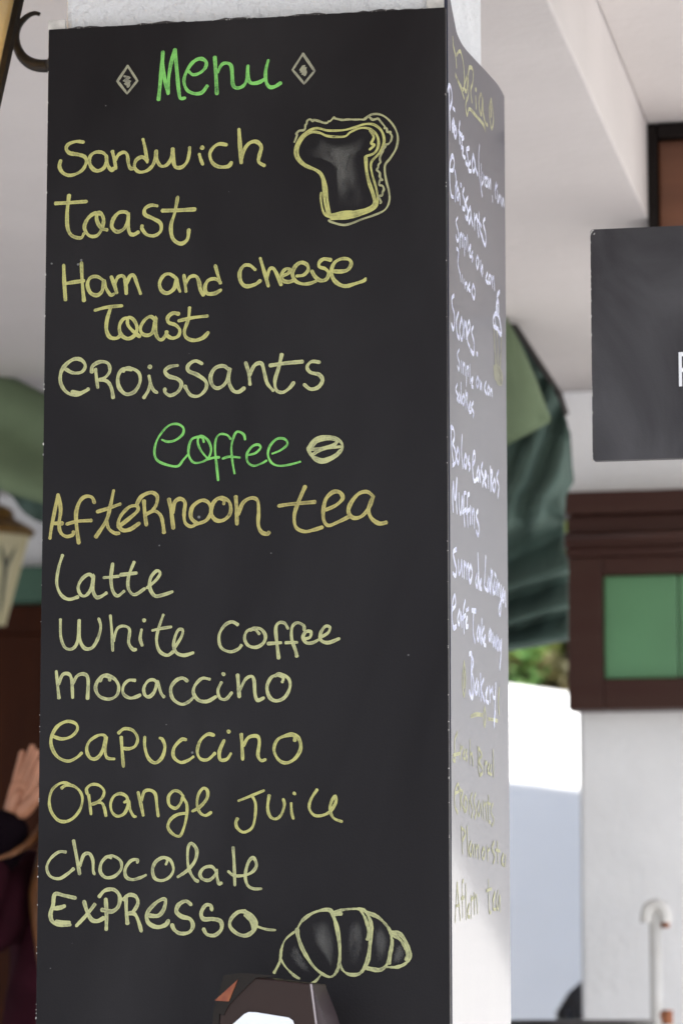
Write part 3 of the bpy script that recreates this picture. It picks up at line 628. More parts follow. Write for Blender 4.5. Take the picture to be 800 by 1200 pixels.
# ------------------------------------------------------------------ side board with a swept, sawn top
sb = thing('side_board', 'narrow curved-top board on the pillar side with mostly white chalk lettering', 'menu board', (XR + .005, YB + .3, .9))
XS = XR + .0006
SM = lambda x, y: onX(x, y, XS)
SN = Vector((1, 0, 0))
top = [(523.5, -30), (528, 3), (533, 29), (535.5, 40), (542.5, 54), (554, 67.5), (563, 77), (575, 90), (584, 101), (591, 114)]
top = [SM(*p) for p in smooth_pts(top, 4)]
for p in top: p.y = max(p.y, YB + .0135)
ybk = SM(594, 600).y
top[-1].y = ybk
bm = bmesh.new()
prism(bm, top + [Vector((XS, ybk, .75)), Vector((XS, YB + .0135, .75))], (-.008, 0, 0))
obj('panel', bm, M['side'], sb)
def sl_(label, groups, w=.0075, mt='white', name='chalk_lettering', **k): return drawing(name, label, groups, SM, SN, w * .76, M[mt], sb, jit=.1, gap=(2.2, 5), base=.0002, dome=.00006, **k)
A3, A4, A5, A6, A7, A8 = (510, 30, .125), (510, 170, .125), (510, 320, .15), (510, 480, .15), (510, 640, .18333), (510, 840, .3)
sl_('thin yellow heading word under the curved top', [(*A3, [[(195, 275), (222, 240), (240, 265), (262, 380), (268, 560), (250, 602), (232, 560)], [(185, 460), (205, 510), (235, 580), (265, 680)], [(160, 110), (165, 190), (185, 280), (195, 390)],
   [(298, 470), (278, 520), (270, 590), (290, 612), (302, 480), (306, 640), (290, 700)], [(304, 460), (315, 395), (340, 400), (352, 450), (345, 540), (328, 600), (335, 690), (340, 715)], [(375, 600)], [(374, 670), (379, 775)],
   [(440, 690), (420, 640), (405, 720), (412, 800), (428, 830), (440, 690), (445, 820), (465, 910), (485, 935)], [(290, 690), (280, 760), (295, 840), (315, 780), (380, 850), (440, 920), (465, 980)],
   [(520, 690), (500, 800), (522, 965), (540, 880), (520, 690)], [(514, 770), (520, 850)], [(520, 760), (515, 850)]])], mt='thinyellow', w=.0065)
sl_('white chalk line Pao fresca', [(*A3, [[(125, 570), (128, 700), (133, 970)], [(112, 610), (125, 555), (146, 600), (152, 700), (130, 790)], [(160, 770), (178, 792)], [(168, 880), (153, 925), (160, 985), (172, 900), (178, 985)],
   [(186, 950), (172, 1005), (185, 1050), (195, 1000), (186, 950)], [(226, 905), (220, 960), (226, 1100)], [(215, 990), (240, 1030)], [(246, 1020), (244, 1120)], [(248, 1060), (262, 1050)]]),
  (*A4, [[(238, 20), (258, 30), (250, 80), (262, 110), (275, 118)], [(312, 30), (288, 45), (300, 120), (296, 185), (280, 160)], [(322, 160), (306, 200), (312, 240), (332, 245)], [(352, 90), (340, 175), (352, 250), (370, 190), (352, 90), (374, 220), (392, 275)],
   (.7, [(410, 0), (402, 120), (408, 280), (435, 480)])])])
sl_('tiny white chalk note in brackets', [(*A4, [[(425, 180), (430, 380)], [(432, 370), (446, 330), (438, 260)], [(455, 290), (458, 375)], [(458, 310), (470, 300)], [(476, 300), (466, 360), (480, 390), (488, 330), (476, 300)], [(496, 310), (496, 400), (512, 320), (515, 412)],
   [(566, 355), (555, 420), (562, 500)], [(555, 420), (577, 375)], [(576, 430), (582, 540), (598, 470), (605, 540)], [(612, 480), (620, 565), (630, 500), (640, 575)], [(530, 480), (532, 530)]])], w=.005)
sl_('white chalk word Croissants', [(*A4, [[(135, 235), (160, 235), (174, 170), (158, 100), (138, 150), (130, 250), (133, 370), (146, 470), (166, 488)], [(180, 245), (190, 330), (182, 520)], [(184, 400), (200, 350)], [(206, 400), (195, 460), (206, 510), (217, 450), (206, 400)], [(224, 460), (228, 550)], [(235, 375)],
   [(265, 410), (252, 460), (272, 530), (270, 600), (252, 590)], [(300, 490), (280, 540), (300, 620), (294, 690), (278, 670)], [(324, 580), (304, 640), (312, 730), (328, 660), (324, 590), (334, 690), (346, 750)], [(362, 650), (364, 785)], [(366, 700), (384, 660), (390, 770), (402, 855)],
   [(405, 640), (408, 770), (435, 860)], [(385, 690), (425, 760)], [(460, 690), (444, 730), (464, 820), (470, 890), (460, 940), (436, 870)]])])
sl_('white chalk line Simples ou com recheio', [(*A4, [[(206, 680), (190, 720), (208, 800), (214, 870), (202, 900), (190, 850)], [(226, 830), (226, 960)], [(229, 860), (242, 830), (246, 950)], [(247, 860), (256, 840), (258, 950)], [(268, 850), (270, 1030)], [(270, 880), (284, 880), (280, 970)], [(295, 850), (302, 990)],
   [(310, 980), (328, 940), (316, 1030), (332, 1050)], [(346, 1000), (334, 1030), (347, 1060), (340, 1090)], [(390, 1040), (378, 1095), (390, 1160), (402, 1090), (390, 1040)], [(420, 1090), (422, 1180), (437, 1130), (440, 1200)], [(195, 970), (214, 1000), (207, 1110), (225, 1195)]]),
  (*A5, [[(190, 0), (196, 60)], [(206, 20), (212, 75)], [(224, 55), (228, 115)], [(230, 85), (242, 80), (244, 135)], [(250, 120), (266, 80), (254, 120), (268, 140)], [(292, 90), (280, 145), (298, 200), (306, 140), (292, 90)],
   [(358, 0), (362, 20)], [(402, 0), (390, 50), (408, 80)], [(418, 15), (412, 60), (424, 80), (430, 30), (418, 15)], [(438, 25), (442, 110)], [(444, 50), (452, 35), (458, 130)]])], w=.006)
sl_('white chalk word Scones', [(*A5, [[(142, 175), (126, 200), (130, 260), (145, 320), (146, 400), (136, 440), (124, 400)], [(178, 310), (162, 370), (166, 470), (182, 510)], [(202, 350), (186, 440), (202, 525), (214, 440), (202, 350)], [(220, 375), (224, 500)], [(224, 420), (236, 392), (240, 510)],
   [(248, 480), (266, 430), (260, 375), (246, 430), (248, 530), (264, 575)], [(292, 420), (280, 460), (298, 540), (296, 630), (272, 600)], [(322, 632)]])])
sl_('white chalk line Simples ou com sabores', [(*A5, [[(182, 600), (168, 640), (186, 710), (180, 755), (170, 730)], [(200, 690), (202, 775)], [(212, 700), (215, 785)], [(217, 720), (226, 712), (229, 795)], [(242, 730), (238, 880)], [(242, 745), (256, 735), (254, 800)], [(266, 720), (268, 855)], [(275, 840), (290, 820), (280, 880), (292, 892)],
   [(326, 810), (315, 855), (326, 892), (336, 845), (326, 810)], [(345, 840), (347, 905), (356, 860), (358, 912)], [(392, 850), (380, 900), (396, 945)], [(410, 880), (402, 925), (413, 948), (418, 905), (410, 880)], [(426, 900), (427, 955)], [(428, 925), (436, 910), (441, 962)],
   [(168, 870), (156, 910), (172, 955), (166, 990)], [(182, 940), (174, 985), (184, 1005), (190, 955), (192, 1008)], [(197, 860), (199, 1010), (208, 970)], [(217, 950), (206, 995), (216, 1030), (226, 985), (217, 950)], [(234, 920), (234, 1055)], [(236, 950), (248, 945), (242, 1000), (256, 1070)], [(260, 1045), (271, 1005), (262, 1080), (276, 1085)], [(292, 1010), (277, 1050), (296, 1090), (291, 1125)]])], w=.006)
sl_('white chalk words Bolos caseiros', [(*A6, [[(124, 130), (120, 200), (128, 340), (142, 430)], [(118, 140), (138, 150), (146, 215), (132, 262)], [(132, 262), (154, 330), (155, 405), (132, 437)], [(172, 300), (162, 365), (175, 420), (185, 355), (172, 300)], [(206, 205), (201, 330), (212, 450)], [(232, 350), (220, 415), (235, 450), (242, 385), (232, 350)], [(260, 372), (252, 410), (268, 440), (260, 472)],
   [(288, 430), (305, 395), (305, 335), (292, 350), (287, 450), (298, 555), (322, 540)], [(334, 450), (320, 510), (332, 550), (342, 480), (348, 562)], [(365, 420), (355, 470), (372, 535), (365, 592)], [(378, 550), (395, 510), (386, 490), (380, 560), (394, 602)], [(408, 520), (411, 605)], [(426, 450), (430, 630)], [(430, 480), (442, 490), (434, 550), (446, 625)], [(456, 540), (445, 595), (456, 640), (467, 585), (456, 540)], [(490, 480), (475, 530), (492, 600), (484, 680)]])])
sl_('white chalk word Muffins', [(*A6, [[(138, 570), (132, 680), (136, 790)], [(138, 570), (150, 700), (165, 540)], [(165, 540), (161, 700), (166, 805)], [(181, 660), (184, 770), (196, 810), (206, 680), (211, 805)], [(236, 650), (220, 665), (219, 800), (226, 905)], [(208, 805), (236, 780)], [(262, 660), (247, 680), (246, 800), (251, 912)], [(238, 805), (262, 780)], [(270, 760), (269, 890)], [(280, 770), (286, 885)], [(286, 810), (298, 785), (302, 920)], [(328, 790), (315, 830), (336, 915), (331, 982), (315, 950)]])])
sl_('white chalk words Sumo de laranja', [(*A7, [[(132, 20), (112, 40), (120, 95), (132, 145), (126, 190), (110, 172)], [(145, 92), (148, 178), (160, 150), (166, 92), (171, 190)], [(181, 100), (181, 200)], [(183, 130), (192, 112), (198, 205)], [(200, 135), (208, 120), (213, 215)], [(222, 120), (210, 185), (221, 230), (233, 170), (222, 120)], [(262, 180), (254, 225), (264, 262), (270, 205)], [(269, 50), (276, 272)], [(281, 245), (291, 212), (283, 262), (292, 275)],
   [(319, 68), (313, 200), (311, 258), (332, 288)], [(338, 200), (330, 250), (338, 280), (344, 215), (347, 290)], [(352, 150), (350, 300)], [(352, 165), (362, 165), (356, 220), (367, 305)], [(376, 220), (368, 275), (377, 302), (385, 240), (388, 305)], [(394, 222), (397, 312)], [(398, 260), (406, 245), (411, 320)], [(418, 255), (416, 380), (410, 442), (403, 400), (430, 310)], [(432, 270), (422, 325), (432, 352), (441, 290), (446, 382)], [(376, 175), (384, 195)]])])
sl_('white chalk words Cafe Take away', [(*A7, [[(106, 405), (126, 375), (122, 312), (110, 350), (103, 440), (113, 520), (131, 512)], [(152, 410), (140, 465), (150, 500), (160, 425), (166, 512)], [(188, 350), (176, 420), (181, 552)], [(165, 465), (191, 440)], [(190, 490), (202, 452), (192, 512), (206, 512)], [(195, 412), (209, 400)],
   [(230, 410), (256, 415)], [(242, 418), (238, 540), (250, 612)], [(273, 510), (262, 565), (272, 602), (281, 525), (286, 612)], [(294, 470), (292, 622)], [(308, 520), (294, 570), (307, 622)], [(305, 605), (316, 572), (307, 622), (319, 635)], [(346, 530), (338, 578), (346, 602), (352, 545), (357, 612)], [(363, 560), (368, 638), (376, 585), (381, 650), (389, 575)], [(398, 590), (389, 635), (397, 662), (404, 605), (407, 662)], [(411, 610), (413, 662)], [(419, 602), (415, 700), (408, 782)]])])
sl_('white chalk word Bakery', [(*A7, [[(215, 690), (230, 695), (226, 830), (234, 970)], [(226, 700), (240, 740), (228, 800)], [(228, 800), (243, 880), (234, 972), (214, 930)], [(262, 850), (250, 915), (262, 942), (270, 870), (276, 952)], [(286, 820), (289, 982)], [(306, 850), (290, 910), (311, 992)], [(318, 945), (331, 902), (320, 980), (336, 1002)], [(343, 900), (346, 992)], [(346, 935), (358, 918)], [(362, 902), (366, 960), (376, 972)], [(383, 880), (376, 1050), (372, 1152), (380, 1060)]])])
sl_('yellow chalk diamonds and dash around the word Bakery', [(*A7, [[(182, 740), (170, 860), (182, 960), (191, 850), (182, 740)], [(181, 800), (182, 900)], [(405, 910), (400, 990), (405, 1072)], [(225, 1090), (260, 1076), (298, 1080)], [(312, 1030), (305, 1090), (312, 1152), (320, 1090), (312, 1030)], [(335, 1105), (370, 1110), (395, 1118)]])], mt='thinyellow', w=.0065)
sl_('thin yellow chalk list of bread, croissants and tea low on the board', [(*A8, [
   [(85, 62), (74, 95), (76, 170), (67, 165)], [(68, 150), (97, 142)], [(97, 112), (96, 162)], [(97, 125), (106, 118)], [(106, 150), (114, 128), (107, 158), (116, 165)], [(122, 130), (118, 148), (124, 160), (120, 172)], [(133, 92), (134, 182)], [(135, 150), (141, 145), (145, 190)],
   [(165, 120), (166, 200), (172, 230)], [(165, 120), (180, 150), (168, 172), (184, 210), (172, 230)], [(191, 170), (191, 216)], [(191, 185), (199, 178)], [(202, 205), (209, 182), (203, 215), (211, 222)], [(216, 190), (211, 220), (218, 225)], [(223, 130), (225, 235)],
   [(75, 298), (90, 290), (87, 262), (76, 290), (74, 345), (86, 375)], [(95, 280), (98, 362)], [(95, 285), (106, 295), (99, 325), (113, 372)], [(116, 310), (110, 340), (117, 370), (124, 335), (116, 310)], [(131, 330), (131, 380)], [(142, 300), (135, 325), (145, 365), (140, 392)], [(156, 300), (149, 330), (158, 370), (153, 396)], [(169, 330), (162, 365), (170, 385), (176, 340), (181, 395)], [(186, 330), (188, 402)], [(188, 350), (195, 340), (199, 406)], [(206, 310), (206, 400), (213, 412)], [(200, 335), (214, 342)], [(223, 340), (215, 370), (228, 405), (218, 425)],
   [(100, 430), (105, 532)], [(100, 435), (116, 452), (104, 485)], [(122, 430), (126, 542)], [(137, 490), (130, 520), (138, 542), (145, 500), (149, 545)], [(155, 500), (158, 548)], [(158, 515), (166, 505), (169, 552)], [(185, 512), (179, 540), (186, 555), (192, 525), (185, 512)], [(200, 505), (203, 562)], [(202, 525), (210, 515)], [(227, 490), (219, 515), (230, 545), (224, 572)], [(240, 490), (242, 572)], [(234, 520), (250, 525)], [(256, 560), (264, 535), (257, 570), (266, 580)], [(272, 540), (270, 585)],
   [(84, 650), (76, 800)], [(84, 650), (96, 792)], [(78, 740), (93, 735)], [(108, 640), (103, 660), (106, 782)], [(100, 710), (112, 705)], [(117, 655), (119, 790)], [(124, 760), (131, 730), (125, 775), (133, 782)], [(138, 700), (139, 785)], [(139, 715), (146, 705)], [(150, 690), (152, 770)], [(152, 715), (159, 700), (163, 765)], [(205, 640), (208, 755), (216, 762)], [(197, 680), (217, 672)], [(222, 720), (231, 685), (223, 745), (234, 752)], [(243, 680), (236, 725), (243, 752), (249, 700), (252, 760)]])], mt='thinyellow', w=.0055)
sl_('chalk cupcake with a white top and cherry', [(*A5, [[(455, 420), (458, 540), (464, 640), (472, 735)], [(512, 490), (510, 600), (502, 735)], [(478, 450), (484, 600), (486, 735)], [(455, 745), (482, 830), (512, 850), (516, 795), (472, 732), (460, 800), (500, 842)], [(465, 740), (510, 800)], [(470, 790), (512, 835)]])], mt='pale', w=.014, name='chalk_drawing')
sl_('white chalk top and cherry of the cupcake', [(*A5, [[(450, 400), (450, 350), (470, 315), (495, 350), (512, 480), (480, 440), (452, 415)], [(472, 310), (475, 240), (488, 222), (491, 300)], [(485, 222), (480, 180), (497, 145)], [(462, 350), (470, 420), (490, 440)], [(478, 260), (482, 300)]])], w=.008, name='chalk_drawing')

# ------------------------------------------------------------------ slate sign hanging on the right
YS = 4.28
pa, pb = onY(691, 269, YS), onY(691, 540, YS)
sx1 = pa.x + .62
sgn = thing('hanging_sign', 'dusty slate grey sign at the right picture edge, showing a white F', 'sign', ((pa.x + sx1) / 2, YS, pb.z))
bm = bmesh.new()
r = .004; pts = []
for cx, cz, a0 in ((pa.x + r, pa.z - r, 180), (sx1 - r, pa.z - r, 90), (sx1 - r, pb.z + r, 0), (pa.x + r, pb.z + r, -90)):
    for k in range(5):
        a_ = R(a0 - k * 22.5); pts.append(Vector((cx + r * math.cos(a_), YS, cz + r * math.sin(a_))))
prism(bm, pts, (0, .012, 0))
obj('panel', bm, M['signp'], sgn)
for x in (pa.x + .2, sx1 - .1):
    bm = bmesh.new(); tube(bm, [(x, YS + .006, pa.z - .004), (x, YS + .006, ZH + .004)], .005, 8); obj('rod', bm, M['darkmetal'], sgn, True)
bm = bmesh.new()
pf = onY(794.5, 413, YS); pg = onY(794.5, 453, YS); hh = pf.z - pg.z
box(bm, (pf.x, YS - .0015, pg.z), (pf.x + hh * .09, YS - .0003, pf.z))
box(bm, (pf.x + hh * .09, YS - .0015, pf.z - hh * .12), (pf.x + hh * .52, YS - .0003, pf.z))
box(bm, (pf.x + hh * .09, YS - .0015, pg.z + hh * .42), (pf.x + hh * .47, YS - .0003, pg.z + hh * .54))
lab(obj('lettering', bm, M['lettering'], sgn), 'white letter F')
bm = bmesh.new()
rs = random.Random(5)
for i in range(30):
    z = pb.z + (pa.z - pb.z) * rs.random(); s_ = rs.uniform(.0005, .0013)
    prism(bm, [Vector((pa.x + .0002 + s_ * math.cos(k * 1.257) * .7, YS - .0004, z + s_ * math.sin(k * 1.257) * 1.3)) for k in range(5)], (0, .001, 0))
# scuffed corner
sp = [Vector((pa.x + .0012 + r - r * math.cos(R(k)) + .0004 * rs.uniform(-1, 1), YS - .0006, pa.z - .0012 - r + r * math.sin(R(k)))) for k in range(5, 86, 10)]
tube(bm, sp, .0007, 5)
tube(bm, [p + Vector((.003, 0, -.0035)) for p in sp[2:7]], .0005, 5)
obj('chipped_paint', bm, M['chip'], sgn)

# ------------------------------------------------------------------ timber header under the high ceiling
YT = 6.1
pa = onY(757, 141, YT); pc = onY(768, 141, YT)
zb = onY(757, 400, YT).z
XTH = -.42
th = thing('timber_header', 'red brown timber panel in a dark frame under the porch ceiling, above the hanging sign', 'timber beam', ((pa.x + XTH) / 2, YT, zb))
M['blackwood'] = mat('black_brown_wood', (.011, .008, .007), .6, spec=.12)
obj('frame', bx((pa.x, YT, zb), (pc.x, YT + .12, ZH - .002)), M['blackwood'], th, bevel=.003)
obj('frame', bx((pc.x + .001, YT - .004, ZH - .028), (XTH + .01, YT + .12, ZH - .003)), M['blackwood'], th, bevel=.003)
obj('panel', bx((pc.x + .001, YT + .02, zb), (XTH, YT + .11, ZH - .03)), M['timber'], th, bevel=.004)

# ------------------------------------------------------------------ wooden shutter box with green panels on the house wall
wb = thing('wooden_shutter', 'dark wooden shutter box with a stepped cornice and green panels on the white wall', 'shutter', (wallx + .4, YW - .05, 1.6))
def q(px, py, y=YW - .09): return onY(px, py, y)
bl = q(664, 700).x; z0 = q(720, 831).z; z1 = q(720, 652).z; br = bl + .60
gl, gr = q(705, 700).x, q(793, 700).x
gw = gr - gl
zg0, zg1 = q(740, 795).z, q(740, 673).z
fr = bmesh.new()
Yf = YW - .09
box(fr, (bl, Yf, z0), (gl, YW - .002, z1)); box(fr, (gl + .0005, Yf, z0), (br, YW - .002, zg0)); box(fr, (gl + .0005, Yf, zg1), (br, YW - .002, z1))
box(fr, (gl + 2 * gw + .01, Yf, zg0 + .0005), (br, YW - .002, zg1 - .0005))
obj('frame', fr, M['wood'], wb, bevel=.004)
prof = [(.0, z1 + .001, q(720, 640).z), (-.010, q(720, 640).z + .0005, q(720, 630).z), (.004, q(720, 630).z + .0005, q(720, 603).z), (-.028, q(720, 603).z + .0005, q(720, 577).z)]
bm = bmesh.new()
for d, a_, b_ in prof: box(bm, (bl - .002 + d * .75, Yf + d - .004, a_), (br + .002 - d * .75, YW - .002, b_))
cz0 = q(720, 577).z
obj('corbel', bx((onY(661, 550, YW).x, YW - .012, cz0 - .05), (1.6, YW - .0005, ZS - .002)), M['plaster'], house)
obj('cornice', bm, M['woodh'], wb, bevel=.004)
bm = bmesh.new(); zb_m = q(720, 629).z; tube(bm, [(bl - .012, Yf - .010, zb_m), (br + .012, Yf - .010, zb_m)], .011, 12); obj('bead_moulding', bm, M['woodg'], wb, True)
for k in range(2):
    o = obj('green_panel', bx((gl + k * gw + .0015, Yf + .018, zg0 + .0006), (gl + (k + 1) * gw - .0015, Yf + .04, zg1 - .0006)), M['greenpane'], wb, bevel=.004)

# ------------------------------------------------------------------ green awnings
def sheet(name, rows, mt, parent, thick=.004):
    """rows of world points"""
    bm = bmesh.new(); vr = [[bm.verts.new(p) for p in r_] for r_ in rows]
    for i in range(len(vr) - 1):
        for j in range(len(vr[0]) - 1): bm.faces.new((vr[i][j], vr[i][j + 1], vr[i + 1][j + 1], vr[i + 1][j]))
    o = obj(name, bm, mt, parent, True)
    s_ = o.modifiers.new('thick', 'SOLIDIFY'); s_.thickness = thick
    return o
def interp(tab, x):
    if x <= tab[0][0]: return tab[0][1]
    for (x0_, y0_), (x1_, y1_) in zip(tab, tab[1:]):
        if x <= x1_: return y0_ + (y1_ - y0_) * (x - x0_) / (x1_ - x0_)
    return tab[-1][1]
YA = 7.7
aw = thing('awning', 'dark green draped canvas awning hanging in folds between pillar and wooden shutter', 'awning', (-1.4, YA, 2.6))
top_t = [(540, 364), (591, 365), (594, 370), (655, 463), (661, 484), (666, 500), (669, 545), (672, 560)]
def ya(x): return 6.98
rows = []
foldv = [.0, .36, .60, .80, .93, 1.0]
NV = 70; xs = [540 + (672 - 540) * i / 48 for i in range(49)]
fold_tab = [[(480, 250), (666, 470)], [(480, 690), (594, 648), (672, 615)], [(480, 740), (594, 698), (672, 672)], [(480, 770), (594, 736), (672, 712)], [(480, 785), (594, 762), (672, 749)]]
for x in xs:
    ytop = interp(top_t, x); ys = [ytop] + [max(interp(t_, x), ytop + 8 * (k + 1)) for k, t_ in enumerate(fold_tab[1:])]
    colp = []
    for s_ in range(4):
        for j in range(16):
            f = j / 16 if j < 14 else .875 + (j - 14) * .055
            y = ys[s_] + (ys[s_ + 1] - ys[s_]) * f
            amp = (.20, .19, .18, .15)[s_]
            d = amp * (max(0, (f - .24) / .64) ** 1.2 if f < .88 else (1 - f) / .12)
            d += .012 * math.sin(x * .16 + y * .03 + s_) * (1 - abs(2 * f - 1))
            # diagonal pleat running down the upper cloth
            if s_ == 0: d += .065 * math.exp(-((x - 612 - (y - 560) * -.33) / 8) ** 2) + .05 * math.exp(-((x - 648 - (y - 560) * -.30) / 8) ** 2) + .05 * math.exp(-((x - 580 - (y - 560) * -.38) / 9) ** 2)
            xk = 540 + (x - 540) * ((interp([(540, 672), (566, 672), (578, 660.5), (648, 660.5), (656, 665.5), (900, 665.5)], y) - 540) / 132)
            colp.append((xk, y, ya(x) + .10 - d * .9))
    colp.append((540 + (x - 540) * 125.5 / 132, ys[4], ya(x) + .10))
    rows.append([onY(x_, y_, YY) for x_, y_, YY in colp])
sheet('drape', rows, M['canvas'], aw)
# sage front flap
rows = []
for i in range(13):
    t_ = i / 12; x = 540 + (643 - 540) * t_
    y0_ = interp([(540, 366), (591, 367), (606, 398), (625, 443), (643, 492)], x); y1_ = interp([(540, 552), (594, 522), (643, 493)], x)
    y1_ = max(y1_, y0_ + 1)
    rows.append([onY(x, y0_ + (y1_ - y0_) * j / 8, ya(x) - .03 - .03 * math.sin(j / 8 * 3.1) + .012 * math.sin(x * .09)) for j in range(9)])
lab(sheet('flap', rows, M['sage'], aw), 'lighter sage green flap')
bm = bmesh.new(); tube(bm, [onY(x_, y_, 7.03) for x_, y_ in ((588, 360), (594, 369), (655, 462), (663, 486))], .007, 8); obj('rod', bm, M['darkmetal'], aw, True)

YA2 = 7.42
aw2 = thing('awning', 'sage green canvas awning sagging behind the left edge of the menu board', 'awning', (-2.9, YA2, 2.6))
rows = []
for i in range(25):
    x = -160 + 300 * i / 24
    yt = interp([(-160, 405), (0, 436), (50, 461), (140, 510)], x); yb = interp([(-160, 520), (-40, 552), (0, 574), (30, 584), (50, 590), (140, 605)], x)
    rows.append([onY(x, yt + (yb - yt) * j / 14, YA2 - .16 * j / 14 - .03 * math.sin(j / 14 * 3.1 * 3) * (.4 + .6 * j / 14) + .01 * math.sin(x * .07)) for j in range(15)])
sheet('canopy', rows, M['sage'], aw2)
rows = []
for i in range(25):
    x = -60 + 200 * i / 24
    yt = interp([(-60, 545), (-40, 550), (0, 570), (30, 580), (50, 587), (140, 602)], x); yb = interp([(-60, 546), (10, 576), (28, 600), (40, 609), (50, 613), (140, 632)], x); yb = max(yb, yt + 1)
    rows.append([onY(x, yt + (yb - yt) * j / 6, YA2 - .13 + .02 * math.sin(x * .3) * j / 6) for j in range(7)])
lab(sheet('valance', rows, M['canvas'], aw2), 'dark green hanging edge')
bm = bmesh.new()
pL = onY(-150, 400, YA2); tube(bm, [(pL.x, YA2 + .01, pL.z - .02), (pL.x, YA2 + .01, ZS + .01)], .012, 8); obj('rod', bm, M['darkmetal'], aw2, True)

# ------------------------------------------------------------------ lit street lantern on an iron bracket, top left
YLn = 4.12
ln = thing('wall_lantern', 'large lit frosted lantern on a black scrolled iron bracket at the top left', 'lantern', (onY(-110, 100, YLn).x, YLn, 2.6))
# right-hand glass edge runs through these pixels
e0, e1 = onY(33, -10, YLn + .145), onY(-2, 122, YLn + .10)
slope = (e0.x - e1.x) / (e0.z - e1.z)
lcx = onY(-115, 0, YLn).x
zt_, zb_ = e0.z + .035, e1.z - .13
def hwid(z): return e1.x + slope * (z - e1.z) - lcx - .003
def corner(z, k, g=0):
    h = hwid(z) + g; return Vector((lcx + (h if k in (0, 1) else -h), YLn + (-h if k in (0, 3) else h), z))
for k in range(4):
    bm = bmesh.new()
    a_, b_ = corner(zt_, k, -.006), corner(zt_, (k + 1) % 4, -.006); c_, d_ = corner(zb_, (k + 1) % 4, -.006), corner(zb_, k, -.006)
    bm.faces.new([bm.verts.new(p) for p in (a_, b_, c_, d_)])
    o = obj('glass_pane', bm, M['frost'], ln); o.modifiers.new('thick', 'SOLIDIFY').thickness = .003
bm = bmesh.new()
for k in range(4): tube(bm, [corner(zb_ - .004, k), corner(zt_ + .004, k)], .0072, 6)
for z in (zt_, zb_):
    for k in range(4): tube(bm, [corner(z, k), corner(z, (k + 1) % 4)], .009, 6)
obj('frame', bm, M['iron'], ln)
bm = bmesh.new()
h = hwid(zt_) + .018
base_ = [bm.verts.new((lcx + sx * h, YLn + sy * h, zt_ + .008)) for sx, sy in ((1, -1), (1, 1), (-1, 1), (-1, -1))]
mid_ = [bm.verts.new((lcx + sx * h * .35, YLn + sy * h * .35, zt_ + .05)) for sx, sy in ((1, -1), (1, 1), (-1, 1), (-1, -1))]
bm.faces.new(base_[::-1]); bm.faces.new(mid_)
for k in range(4): bm.faces.new((base_[k], base_[(k + 1) % 4], mid_[(k + 1) % 4], mid_[k]))
obj('roof', bm, M['iron'], ln)
bm = bmesh.new(); bmesh.ops.create_uvsphere(bm, u_segments=16, v_segments=10, radius=.028)
bp_ = onY(-62, 78, YLn)
bmesh.ops.translate(bm, verts=bm.verts[:], vec=(bp_.x, YLn, bp_.z)); obj('bulb', bm, M['bulb'], ln, True)
bm = bmesh.new(); tube(bm, [(bp_.x, YLn, bp_.z - .02), (bp_.x, YLn, zb_ + .003)], .012, 10); obj('lamp_holder', bm, M['iron'], ln, True)
# scroll bracket: C curl, then the arm into the pillar
YBr = 4.31
arc = [(47, 17), (42, 15.5), (35, 17.5), (28, 23), (22, 31), (19, 42), (20.5, 55), (26, 66), (35, 73.5), (46, 77), (60, 77), (80, 74), (100, 70)]
rad = [2.6, 3.0, 3.5, 4.2, 4.6, 5.0, 5.8, 6.8, 7.8, 8.6, 8.8, 8.5, 8.5]
pp = smooth_pts([(a_[0], a_[1], r_) for a_, r_ in zip(arc, rad)], 5)
bm = bmesh.new(); tube(bm, [onY(x, y, YBr) for x, y, _ in pp], [r_ * .00104 for _, _, r_ in pp], 12)
obj('scroll', bm, M['iron'], ln, True)
bm = bmesh.new()
za_ = ZS - .02
tube(bm, [(lcx, YLn, zt_ + .045), (lcx, YLn, za_), (px_l - .012, YBr, za_), (px_l + .004, YBr, za_)], .010, 8)
tube(bm, [(px_l - .012, YBr, za_ + .012), (px_l - .012, YBr, onY(46, 90, YBr).z)], .012, 8)
tube(bm, [onY(60, 77, YBr), (px_l - .012, YLn, onY(60, 77, YBr).z)], .009, 8)
obj('bracket', bm, M['iron'], ln)

